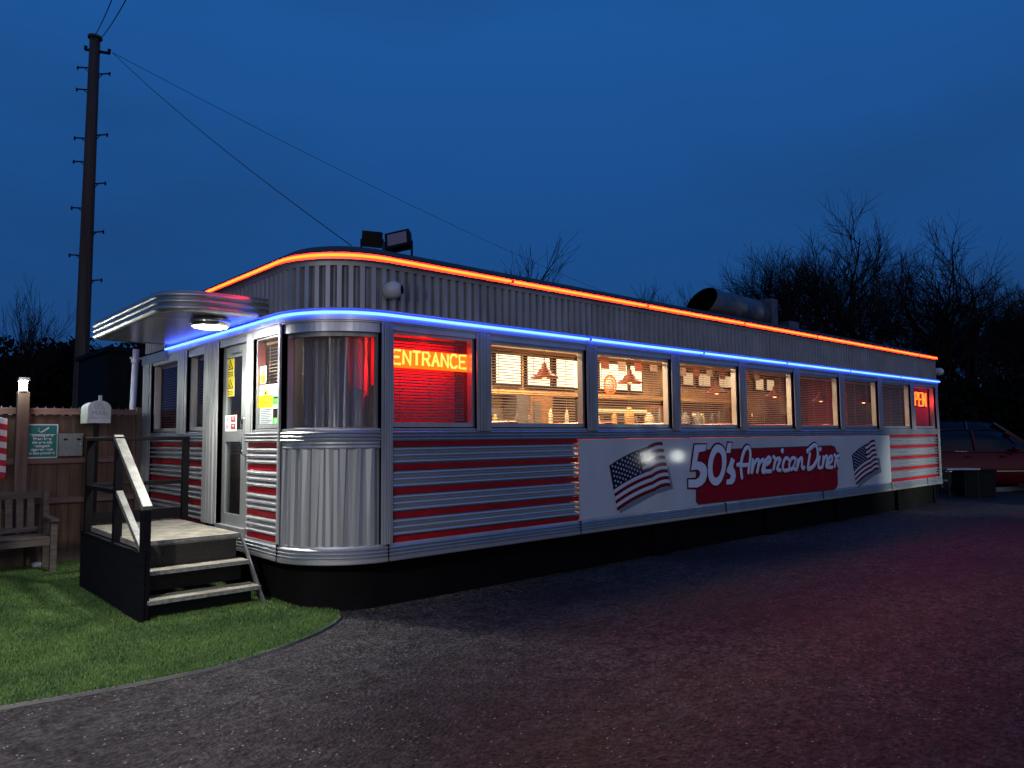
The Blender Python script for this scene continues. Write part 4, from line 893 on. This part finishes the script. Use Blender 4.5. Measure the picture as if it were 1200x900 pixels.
# ------------------------------------------------------------------ bare trees
def bare_tree(name, base, h, spread, seed, label, levels=6, trunk_r=.16, nb=4, group='bare trees beyond the diner', stems=1, twig=.009, up0=.9):
    rnd = random.Random(seed); segs = []; tr = []
    def grow_(p, d, L_, r, lev):
        n_ = 4 if lev < 3 else 3; pts = [p.copy()]; q = p.copy(); dd = d.copy()
        for i in range(n_):
            dd = (dd+Vector((rnd.gauss(0, .065), rnd.gauss(0, .065), rnd.gauss(.035, .04)))).normalized(); q = q+dd*L_/n_; pts.append(q.copy())
        r1 = max(twig*.6, r*.62); rad = [max(twig*.6, r+(r1-r)*i/n_) for i in range(n_+1)]
        (tr if lev == 0 else segs).append((pts, rad, lev))
        if lev >= levels: return
        k_ = nb if lev < 2 else (3 if lev < 4 else 4)
        for i in range(k_):
            f_ = .35+.65*(i+rnd.random()*.7)/k_; idx = min(n_-1, int(f_*n_)); st0 = pts[idx].lerp(pts[idx+1], min(1, f_*n_-idx))
            ax_ = dd.orthogonal().normalized(); ax_.rotate(Matrix.Rotation(rnd.uniform(0, math.tau), 3, dd)); a_ = R(rnd.uniform(15, 37))*spread
            nd = (dd*math.cos(a_)+ax_*math.sin(a_)); nd.z += .06; nd.normalize()
            grow_(st0, nd, L_*rnd.uniform(.66, .84), r*(.56 if lev else .6), lev+1)
    o = thing(name, label, 'tree', base, group=group); B = Vector(base)
    for k_ in range(stems):
        d0 = Vector((rnd.gauss(0, .10 if stems == 1 else .28), rnd.gauss(0, .10 if stems == 1 else .28), up0)).normalized(); grow_(B+Vector((rnd.gauss(0, .15)*(stems > 1), rnd.gauss(0, .15)*(stems > 1), 0)), d0, h*.255, trunk_r, 0)
    def mesh(ls, nm):
        vs = []; fs = []
        for pts, rad, lev in ls:
            n_ = 8 if lev == 0 else (5 if lev < 3 else 3); b0 = len(vs)
            for i, p in enumerate(pts):
                d_ = (pts[min(i+1, len(pts)-1)]-pts[max(0, i-1)]).normalized(); a_ = d_.orthogonal().normalized(); b_ = d_.cross(a_)
                for t_ in range(n_): vs.append(tuple(p+(a_*math.cos(math.tau*t_/n_)+b_*math.sin(math.tau*t_/n_))*rad[i]))
            for i in range(len(pts)-1):
                for t_ in range(n_): fs.append((b0+i*n_+t_, b0+i*n_+(t_+1) % n_, b0+(i+1)*n_+(t_+1) % n_, b0+(i+1)*n_+t_))
        me = bpy.data.meshes.new(nm); me.from_pydata(vs, [], fs); me.materials.append(bark); ob = bpy.data.objects.new(nm, me); col.objects.link(ob); ob.parent = o; me.transform(Matrix.Translation(B).inverted())
    mesh(tr, 'trunk'); mesh(segs, 'crown'); return o
def tb(x, d): p = atD(x, 508, d); return (p.x, p.y, 0)
bare_tree('bare_tree', tb(1050, 34), 16.6, 1.35, 11, 'largest bare tree with a wide crown behind the far end of the diner', 6, .26, 4, stems=2, twig=.009)
bare_tree('bare_tree', tb(930, 38), 17.2, 1.2, 5, 'upright bare tree just left of the largest one', 6, .20, 4, stems=2, twig=.009)
bare_tree('bare_tree', tb(985, 42), 18.4, 1.25, 23, 'bare tree filling the middle of the clump behind the duct', 6, .20, 4, stems=1, twig=.009)
bare_tree('bare_tree', tb(1110, 38), 15.2, 1.3, 31, 'lower bare tree on the right flank of the clump', 6, .18, 4, stems=2, twig=.009)
bare_tree('bare_tree', tb(1155, 41), 14.0, 1.3, 71, 'bare tree standing low between the clump and the tree at the right edge', 6, .15, 4, stems=2, twig=.009)
bare_tree('bare_tree', tb(1205, 34), 12.4, 1.0, 37, 'bare tree at the right edge above the cars', 6, .16, 4, stems=2, twig=.012)
bare_tree('bare_tree', tb(575, 34), 15.4, 1.0, 41, 'thin twiggy treetop showing over the middle of the roof', 5, .16, 4, stems=2, twig=.013)
bare_tree('bare_tree', tb(612, 36), 14.2, 1.0, 43, 'small twiggy treetop just above the roof line', 5, .14, 4, stems=2, twig=.013)
bare_tree('bare_tree', tb(785, 45), 16.2, 1.0, 47, 'faint low treetop left of the exhaust duct', 5, .14, 4, stems=3, twig=.015)
bare_tree('bare_tree', tb(42, 30), 11.5, .75, 53, 'slender bare tree rising between the lamp post and the utility pole', 5, .09, 4, stems=1, twig=.010)
bare_tree('bare_tree', tb(8, 34), 7.2, 1.1, 59, 'bushy bare tree at the far left edge', 5, .14, 4, stems=3, twig=.009)
bare_tree('bare_tree', tb(128, 34), 7.5, 1.0, 61, 'low bare tree between the utility pole and the canopy', 5, .12, 4, stems=3, twig=.009)
bare_tree('bare_tree', tb(80, 38), 7.8, 1.1, 67, 'dense low bare tree behind the utility pole', 5, .12, 4, stems=3, twig=.015)
# dense dark hedges: masses of leaf-sized faces
def hedge(name, cells, n_, label):
    rs_ = np.random.default_rng(len(label)); Vv = []
    for (cx_, cy_, cz_, rx, ry, rz_) in cells:
        u = rs_.normal(size=(n_, 3)); u /= np.linalg.norm(u, axis=1)[:, None]; rr = rs_.uniform(.55, 1.05, n_)[:, None]**.5
        c_ = u*rr*np.array([rx, ry, rz_])+np.array([cx_, cy_, cz_]); c_ = c_[c_[:, 2] > 0]; m_ = len(c_)
        a_ = rs_.normal(size=(m_, 3)); a_ /= np.linalg.norm(a_, axis=1)[:, None]; b_ = rs_.normal(size=(m_, 3)); b_ /= np.linalg.norm(b_, axis=1)[:, None]
        sz = rs_.uniform(.08, .22, m_)[:, None]; Vv.append(np.stack([c_-a_*sz, c_+b_*sz*.7, c_+a_*sz, c_-b_*sz*.7], 1))
    tag(tri_mesh(name, np.concatenate(Vv), darkv), label, 'hedge', kind='stuff')
cells = []
rr_ = random.Random(2)
for x in range(1085, 1260, 14):
    p = atD(x, 508, 30+rr_.uniform(-1, 1)); cells.append((p.x, p.y, 1.5, 1.5, 1.5, 2.0+rr_.uniform(-.2, .5)))
hedge('dark_hedge', cells, 2600, 'dense dark hedge behind the parked cars')
cells = []
for x in range(-40, 200, 16):
    p = atD(x, 508, 33+rr_.uniform(-1, 1)); cells.append((p.x, p.y, 2.2, 1.7, 1.7, 3.2+rr_.uniform(-.4, .9)))
hedge('dark_hedge', cells, 2600, 'dark mass of undergrowth beyond the timber fence')
cells = []
for x in range(560, 1100, 22):
    p = atD(x, 508, 46); cells.append((p.x, p.y, 1.2, 2.2, 2.2, 1.6+rr_.uniform(-.4, .7)))
hedge('dark_hedge', cells, 900, 'low far undergrowth beneath the bare trees')

# ------------------------------------------------------------------ cars
def loft(mb, sec, mi=0, closed_ends=True):
    n_ = len(sec[0]); vs = [v for r_ in sec for v in r_]
    mb.add(vs, [(i*n_+k_, i*n_+k_+1, (i+1)*n_+k_+1, (i+1)*n_+k_) for i in range(len(sec)-1) for k_ in range(n_-1)], mi, True)
    if closed_ends: mb.add(sec[0], [tuple(range(n_))], mi); mb.add(sec[-1], [tuple(range(n_))[::-1]], mi)
def car(label, loc, rz, paint, belt=1.0, roofz=1.5, L_=4.3, W=.89, cat_='car'):
    o = thing('parked_car', label, cat_, (0, 0, 0), 0, group='cars parked past the end of the diner')
    xs = [-L_/2, -L_/2+.10, -L_/2+.5, -1.0, 0, 1.0, L_/2-.95, L_/2-.45, L_/2-.12, L_/2]
    top_ = [belt-.22, belt-.05, belt, belt, belt-.01, belt-.03, belt-.10, belt-.2, belt-.32, belt-.45]
    wd_ = [.80, .93, .98, 1, 1, 1, .98, .93, .82, .70]
    sec = []
    for x_, t_, w__ in zip(xs, top_, wd_):
        w2 = W*w__; sec.append([(x_, -w2*.92, .22), (x_, -w2*1.0, .34), (x_, -w2*1.02, .62), (x_, -w2*.97, t_-.08), (x_, -w2*.88, t_), (x_, 0, t_+.03), (x_, w2*.88, t_), (x_, w2*.97, t_-.08), (x_, w2*1.02, .62), (x_, w2, .34), (x_, w2*.92, .22)])
    s = MB(); loft(s, sec); body = s.build('body', paint, o)
    s = MB(); gs = []
    for x_, t_, w__ in ((-L_/2+.12, belt-.02, .86), (-L_/2+.42, roofz-.10, .72), (-.9, roofz, .74), (.1, roofz, .74), (.55, roofz-.07, .72), (L_/2-.95, belt-.08, .84)):
        w2 = W*w__; b_ = belt-.06; gs.append([(x_, -W*.93, b_), (x_, -(w2+W*.93)/2*1.0 if t_ > belt+.1 else -W*.93, (b_+t_)/2), (x_, -w2, t_-.02), (x_, 0, t_), (x_, w2, t_-.02), (x_, (w2+W*.93)/2 if t_ > belt+.1 else W*.93, (b_+t_)/2), (x_, W*.93, b_)])
    loft(s, gs); s.build('windows', cglass, o)
    s = MB(); loft(s, [[(x_, -W*w__, z_), (x_, 0, z_+.02), (x_, W*w__, z_)] for x_, z_, w__ in ((-L_/2+.42, roofz-.09, .70), (-.9, roofz+.008, .73), (.1, roofz+.008, .73), (.55, roofz-.06, .71))], closed_ends=False)
    s.build('roof', paint, o)
    s = MB()
    for sg_ in (-1, 1):
        for a_, b_ in (((.55, roofz-.06), (L_/2-.98, belt-.03)), ((-.35, roofz-.01), (-.35, belt)), ((-L_/2+.42, roofz-.1), (-L_/2+.15, belt))):
            w1_ = W*.73*sg_; w2_ = W*.93*sg_; s.bar((a_[0], w1_*1.01, a_[1]), (b_[0], w2_, b_[1]), .05, .06)
        s.bar((-L_/2+.3, W*.945*sg_, belt-.02), (L_/2-1.0, W*.945*sg_, belt-.05), .02, .02)
    s.build('pillars', paint, o)
    for sg_ in (-1, 1):
        for xw in (-L_/2+.85, L_/2-.85):
            s = MB(); s.lathe((xw, W*.90*sg_, .32), [(.0, -.12), (.31, -.12), (.33, -.09), (.33, .09), (.31, .115), (.22, .118)], 28, 'y'); wh = s.build('wheel', rubber, o)
            s = MB(); s.lathe((xw, (W*.90+.10)*sg_, .32), [(.21, .01*sg_), (.20, -.02*sg_), (.05, -.02*sg_), (.04, .01*sg_), (0, .012*sg_)], 20, 'y')
            for k_ in range(5):
                t_ = math.tau*k_/5; s.bar((xw+.03*math.cos(t_), (W*.90+.11)*sg_, .32+.03*math.sin(t_)), (xw+.20*math.cos(t_), (W*.90+.11)*sg_, .32+.20*math.sin(t_)), .03, .045)
            s.build('rim', galv, wh)
            s = MB(); s.lathe((xw, W*.965*sg_, .33), [(.405, -.02), (.405, .035), (.375, .04), (.36, -.02)], 28, 'y'); s.build('wheel_arch', blk, body)
        s = MB(); s.lathe((.62, W*1.06*sg_, belt+.03), [(0, -.09), (.07, -.07), (.085, 0), (.06, .07), (0, .08)], 12, 'y'); s.build('mirror', paint, o)
        s = MB(); s.box((L_/2-.28, sg_*W*.62-.14, belt-.38), (L_/2-.06, sg_*W*.62+.14, belt-.24)); s.build('headlight', chrome, o, bevel=.03)
        for xh in (-.55, .35): s = MB(); s.box((xh-.09, sg_*W*1.02-.012, belt-.17), (xh+.09, sg_*W*1.02+.02, belt-.14)); s.build('handle', paint, o)
        s = MB(); s.box((-1.2, sg_*W*1.035-.006, .55), (L_/2-1.15, sg_*W*1.035+.006, .57)); s.build('trim_strip', chrome, body)
    o.location = loc; o.rotation_euler = (0, 0, rz); return o
hd = math.atan2(RT.y, RT.x)
p = atD(1138, 508, 20.6); car('dark red hatchback with dark windows parked nearest the diner', (p.x, p.y, 0), hd-R(4), redcar, 1.12, 1.66, 4.4)
p = atD(1130, 508, 24.6); car('dark blue people carrier parked behind the red car', (p.x, p.y, 0), hd-R(2), bluecar, 1.25, 1.96, 4.9, .95)
# table by the end of the diner
p = atD(1121, 508, 18.0); tb_ = thing('folding_table', 'small table with a pale edge between the diner end and the red car', 'table', (p.x, p.y, 0), hd)
T = Matrix.Translation(p).copy(); T.translation.z = 0; T = T @ Matrix.Rotation(hd, 4, 'Z')
s = MB(); s.box((-.45, -.3, .70), (.35, .3, .735), T=T); s.build('tabletop', whitep, tb_)
for xx in (-.4, .3):
    for yy in (-.25, .25): s = MB(); s.box((xx-.015, yy-.015, 0), (xx+.015, yy+.015, .699), T=T); s.build('leg', rubber, tb_)
bb = atD(1138, 508, 18.6); tbn = thing('dark_bin', 'low dark plastic planter box in front of the red car', 'planter', (bb.x, bb.y, 0), hd)
T = Matrix.Rotation(hd, 4, 'Z'); T.translation = Vector((bb.x, bb.y, 0))
s = MB(); s.box((-.36, -.3, 0), (.36, .3, .62), T=T); s.box((-.39, -.33, .62), (.39, .33, .68), T=T); s.build('box_body', blk, tbn, bevel=.01)
kb = MB(); ka, kb2 = atZ(1163, 571, .12), atZ(1240, 567.5, .12); dk_ = (kb2-ka).normalized(); kb.bar((ka.x, ka.y, .06), (kb2.x+dk_.x*8, kb2.y+dk_.y*8, .06), .14, .12); tag(kb.build('kerb', M('kerb_stone', (.22, .22, .22), .8, 0, .4, 4)), kind='structure')

# ------------------------------------------------------------------ diner interior
def pendant(x, y, z, label):
    o = thing('pendant_lamp', label, 'pendant lamp', (x, y, z), group='red pendant lamps along the windows')
    return o
pro = thing('pendant_lamp', 'x', 'pendant lamp', (0, 0, 0), group='red pendant lamps along the windows')
s = MB(); s.lathe((0, 0, 0), [(.02, .20), (.035, .19), (.04, .13), (.08, .11), (.10, .06), (.16, .03), (.19, 0), (.185, -.003), (.1, .05), (.0, .06)], 24); s.build('lamp_shade', M('shade_red', (.20, .03, .015), .35), pro)
s = MB(); s.tube([(0, 0, .2), (0, 0, .75)], .006, 6); s.build('cord', blk, pro)
s = MB(); s.lathe((0, 0, .012), [(0, -.03), (.03, -.02), (.035, 0), (.02, .03), (0, .04)], 12); s.build('bulb', bulb_e, pro)
pl_px = [(638, 443, 6.9), (738, 449, 6.9), (840, 461, 6.9), (908, 465, 6.9), (962, 470, 6.9), (1012, 472, 6.9), (1046, 476, 6.9)]
nm = ['second', 'third', 'fourth', 'fifth', 'sixth', 'seventh', 'eighth']
for i, (x, y, Y_) in enumerate(pl_px):
    p = atY(x, y, Y_); c = pro if i == 0 else copy_tree(pro); c.location = (p.x, p.y, min(p.z, 2.6)); c['label'] = 'red cone pendant lamp hanging inside the %s flat window from the corner' % nm[i]
for i, (x0, x1, em) in enumerate(((580, 611, menu_e), (617, 645, menu_e), (651, 677, menu_e), (702, 735, menu_e), (738, 752, menu_e), (800, 812, menu_dim), (818, 832, menu_dim), (842, 856, menu_dim), (885, 894, menu_dim), (898, 906, menu_dim))):
    a = atY(x0, 441 if i < 3 else 448, 8.93); b = atY(x1, 405, 8.93); 
    if i >= 5: zlo, zhi = 2.62, 2.92
    else: zlo, zhi = 2.42, 2.96
    o = thing('menu_lightbox', ['first', 'second', 'third', 'fourth', 'fifth', 'sixth', 'seventh', 'eighth', 'ninth', 'tenth'][i]+' glowing menu board from the left along the back wall', 'menu board', ((a.x+b.x)/2, 8.95, zlo), group='menu boards on the back wall')
    s = MB(); s.box((a.x, 8.93, zlo), (b.x, 8.99, zhi)); s.build('frame', blk, o); s = MB(); s.box((a.x+.03, 8.925, zlo+.03), (b.x-.03, 8.929, zhi-.03)); s.build('screen', em, o)
# counter and shelf
ct = thing('service_counter', 'long lit service counter and back bar inside the diner', 'counter', (9, 8.4, .66))
s = MB(); s.box((5.6, 8.1, .66), (14.5, 8.3, 1.70)); s.build('front', M('counter_red', (.25, .04, .03), .4), ct)
s = MB(); s.box((5.5, 8.0, 1.70), (14.6, 8.6, 1.75)); s.build('counter_top', tabletop, ct)
s = MB(); s.box((5.3, 8.75, 2.28), (14.5, 8.98, 2.34)); s.build('shelf', M('shelf_wood', (.35, .2, .08), .5), ct)
rnd = random.Random(5)
for i in range(26):
    x = 5.6+i*.34+rnd.uniform(-.05, .05); hgt = rnd.choice((.12, .2, .28, .34)); rr = rnd.choice((.035, .05, .09))
    colr = rnd.choice(((.5, .3, .1), (.1, .08, .08), (.5, .45, .35), (.35, .05, .03), (.2, .22, .25)))
    s = MB(); s.lathe((x, 8.35+rnd.uniform(-.12, .15), 1.752), [(0, 0), (rr, 0), (rr, hgt*.65), (rr*.5, hgt*.85), (rr*.45, hgt), (0, hgt)], 12)
    tag(s.build('counter_jar', M('jar', colr, .3)), 'jars and bottles standing on the service counter', 'jar', 'jars on the counter')
# red booth seats along the windows
bp_ = thing('dining_booth', 'x', 'booth', (0, 0, 0), group='red vinyl booth seats under the windows')
s = MB(); s.box((-.10, -.55, 0), (.10, .55, 1.12)); s.build('backrest', boothm, bp_, bevel=.04); s = MB(); s.box((-.5, -.55, 0), (-.11, .55, .45)); s.box((.11, -.55, 0), (.5, .55, .45)); s.build('seat', boothm, bp_, bevel=.03)
for i in range(8):
    c = bp_ if i == 0 else copy_tree(bp_); c.location = (5.75+i*1.72, 6.9, .66); c['label'] = 'red vinyl dining booth top seen through the %s flat window from the corner' % (nm+['ninth'])[i]
tt = thing('booth_table', 'cream booth table between red seats by the window', 'table', (0, 0, 0), group='booth tables by the windows')
s = MB(); s.box((-.3, -.5, .70), (.3, .5, .74)); s.build('tabletop', tabletop, tt); s = MB(); s.tube([(0, 0, 0), (0, 0, .7)], .04, 10); s.build('leg', chrome, tt)
for i in range(7): c = tt if i == 0 else copy_tree(tt); c.location = (6.61+i*1.72, 6.9, .66); c['label'] = 'cream booth table between red seats behind the pilaster after the %s window' % nm[i]
# fridge, hood, clock and bunting
s = MB(); s.box((7.9, 8.65, .66), (8.7, 8.97, 2.25)); s.build('x', steel).name = 'drinks_fridge'; tag(bpy.data.objects['drinks_fridge'], 'tall steel drinks fridge behind the counter', 'fridge')
s = MB(); p = atY(714, 451, 8.9); s.tube([(p.x+.17*math.cos(t_), 8.88, p.z+.17*math.sin(t_)) for t_ in np.linspace(0, math.tau, 25)], .018, 6); ck = thing('neon_clock', 'round orange neon ring clock on the back wall', 'clock', (p.x, 8.9, p.z)); s.build('neon_ring', ringn, ck)
s = MB(); s.lathe((p.x, 8.9, p.z), [(0, -.005), (.15, -.005), (.15, .01)], 24, 'y'); s.build('clock_face', tabletop, ck)
for i, (xa, xb, za, zb_, c_) in enumerate(((9.7, 11.7, 2.02, 2.20, (1, .70, .25)), (12.0, 13.2, 1.98, 2.10, (1, .6, .25)), (6.0, 6.9, 2.02, 2.14, (.8, .85, .9)), (14.6, 15.2, 2.0, 2.08, (1, .55, .25)))):
    o = thing('strip_light', ['longest', 'second longest', 'cool white', 'farthest short'][i]+' strip light glowing under the shelf of the back bar', 'light', ((xa+xb)/2, 8.7, za), group='strip lights of the back bar')
    s = MB(); s.box((xa, 8.72, za), (xb, 8.76, za+.07)); s.build('tube', E_('strip', c_, 1.6), o); s = MB(); s.box((xa, 8.765, za-.02), (xb, 8.79, za+.09)); s.build('fitting', steel, o)
for i in range(9):
    x = 6.1+i*1.05; o = thing('kitchen_unit', ['dark', 'steel', 'brown', 'tall dark', 'low steel', 'narrow brown', 'wide dark', 'grey', 'black'][i]+' cabinet unit standing on the back bar', 'cabinet', (x, 8.7, 1.75), group='units on the back bar')
    hgt = (.35, .28, .5, .46, .2, .4, .33, .3, .44)[i]; s = MB(); s.box((x, 8.62, 1.755), (x+.3+.1*(i % 3), 8.90, 1.755+hgt)); s.build('body', [darkint, steel, M('unit_brown', (.18, .08, .03), .4)][i % 3], o, bevel=.01)
    s = MB(); s.box((x+.03, 8.61, 1.78), (x+.2, 8.618, 1.75+hgt*.8)); s.build('door', [steel, darkint, steel][i % 3], o)
bt_ = thing('bunting', 'string of red and white pennants hanging inside the middle windows', 'bunting', (9, 7.6, 2.9)); s = MB(); x = 8.3; i = 0
while x < 13.4: zz = 2.97-.04*math.sin(i*.8)**2; s.add([(x, 7.6, zz), (x+.2, 7.6, zz), (x+.2+.03, 7.6, zz-.30), (x+.03, 7.6, zz-.30)], [(0, 1, 2, 3)], i % 2); x += .42; i += 1
s.tube([(8.2, 7.6, 2.975), (13.6, 7.6, 2.975)], .004, 4); s.build('pennants', [M('pennant_white', (.6, .45, .4), .8), M('pennant_red', (.4, .08, .06), .8)], bt_)
dr = MB(); vs = []; n = 16
for i in range(n+1):
    u = i/n; x_ = 3.72+.32*u; y_ = 6.62-.22*u+.02*math.sin(i*1.2); vs += [(x_, y_, 2.62), (x_+.03, y_, 2.05-.16*u+.08)]
dr.add(vs, [(2*i, 2*i+2, 2*i+3, 2*i+1) for i in range(n)], 0, True); tag(dr.build('red_drape', M('drape_red', (.6, .01, .05), .8)), 'crimson drape hanging inside the rounded corner window', 'drape')
# interior lamps
for i, (x, y, Y_) in enumerate(pl_px):
    p = atY(x, y, Y_); light('pendant_glow', 'POINT', (p.x, p.y, min(p.z, 2.6)-.06), (9, 9, 8, 5, 3, 2, 1)[i], (1, .52, .20), shadow_soft_size=.04)
def ia(loc, e, c_=(1, .70, .38), sx=1.2, sy_=.5): light('ceiling_lamp', 'AREA', loc, e, c_, (loc[0], loc[1], 0), shape='RECTANGLE', size=sx, size_y=sy_)
ia((6.2, 8.2, 3.0), 100); ia((8.0, 8.2, 3.0), 90); ia((10.2, 8.2, 3.0), 60); ia((12.4, 8.2, 3.0), 34); ia((14.6, 8.2, 3.0), 16, (1, .55, .3)); ia((16.5, 8.2, 3.0), 6, (1, .45, .3))
ia((6.0, 7.0, 3.0), 24); ia((7.8, 7.0, 3.0), 24); ia((9.6, 7.0, 3.0), 18); ia((11.4, 7.0, 3.0), 8); ia((13.2, 7.0, 3.0), 3)
ia((3.9, 7.9, 3.0), 14, (1, .88, .76), .6, .4)
ia((4.0, 9.8, 3.0), 2.5, (1, .35, .3), .6, .4)
# headlamps of a vehicle waiting in the yard, low and out to the right
for xh in (17.9, 19.4):
    light('headlamp', 'SPOT', (xh, -1.8, .85), 1500, (.93, 1, .86), (xh-1.2, 6, .70), spot_size=R(24), spot_blend=.9, shadow_soft_size=.07)
    light('headlamp_spill', 'POINT', (xh, -1.8, .93), 17, (.95, 1, .9), shadow_soft_size=.19)
light('yard_fill', 'SPOT', (-2.5, 2.0, 4.5), 1900, (1, .97, .92), (.7, 5.2, 0), spot_size=R(56), spot_blend=1, shadow_soft_size=.2)  # unseen lamp added as fill for the turf and tarmac

# ------------------------------------------------------------------ loose stones and leaf litter on the tarmac
def stones(name, n_, gen, smin, smax, mat, label, cat_, flat=.6):
    r_ = np.random.default_rng(9+n_); P_ = gen(r_, n_); n_ = len(P_); base = np.array([(1,0,0),(-.5,.87,0),(-.5,-.87,0),(0,0,1)])
    tri = [(0,1,3),(1,2,3),(2,0,3)]; a_ = r_.uniform(0, math.tau, n_); sz = (smin+(smax-smin)*r_.uniform(0, 1, n_)**3)
    V_ = np.zeros((n_, 4, 3))
    for i in range(4):
        x_ = base[i, 0]*np.cos(a_)-base[i, 1]*np.sin(a_); y_ = base[i, 0]*np.sin(a_)+base[i, 1]*np.cos(a_)
        V_[:, i, 0] = P_[:, 0]+x_*sz*r_.uniform(.7, 1.3, n_); V_[:, i, 1] = P_[:, 1]+y_*sz*r_.uniform(.7, 1.3, n_); V_[:, i, 2] = .001+base[i, 2]*sz*flat*r_.uniform(.6, 1.2, n_)
    T_ = np.concatenate([V_[:, list(t_)] for t_ in tri]); tag(tri_mesh(name, T_, mat), label, cat_, kind='stuff')
def tarmac(r_, n_):
    d_ = 4.2+9*r_.uniform(0, 1, n_)**1.6; l_ = r_.uniform(-.75, .75, n_)*d_; P_ = np.stack([FWD.x*d_+RT.x*l_, FWD.y*d_+RT.y*l_], -1)
    return P_[(P_[:, 1] < 5.9) & ~inside(P_[:, 0], P_[:, 1])]
def bykerb(r_, n_):
    i_ = r_.integers(0, len(kp)-1, n_); q_ = np.array([(kp[i].x, kp[i].y) for i in i_]); return q_+np.stack([r_.normal(0, .12, n_), -.03-np.abs(r_.normal(0, .14, n_))], -1)
def byskirt(r_, n_): return np.stack([r_.uniform(3.6, 18.6, n_), 6.08-np.abs(r_.normal(0, .22, n_))], -1)
stones('loose_gravel', 5200, tarmac, .003, .013, M('stone_grey', (.16, .15, .145), .8, 0, .7, 9), 'small loose stones scattered over the tarmac', 'gravel')
stones('loose_gravel', 1800, bykerb, .004, .015, M('stone_dark', (.10, .09, .085), .85, 0, .6, 9), 'grit and stones gathered along the turf edging', 'gravel')
stones('loose_gravel', 2600, byskirt, .005, .024, M('litter', (.09, .07, .055), .9, 0, .7, 7), 'dead leaves and grit lying along the foot of the diner', 'gravel', .35)

light('fill_bulb', 'POINT', (-2.6, 3.6, 2.7), 80, (1, .97, .9), shadow_soft_size=.12)  # unseen bulb added to make bright streaks on the curved glazing
light('fill_bulb', 'POINT', (-1.5, -2.0, 3.6), 95, (1, .96, .9), shadow_soft_size=.12)  # unseen bulb added as fill for the left part of the long wall

light('post_lamp_glow', 'POINT', (1.56, FY-.30, 2.30), 5, (.92, 1, .86), shadow_soft_size=.04)
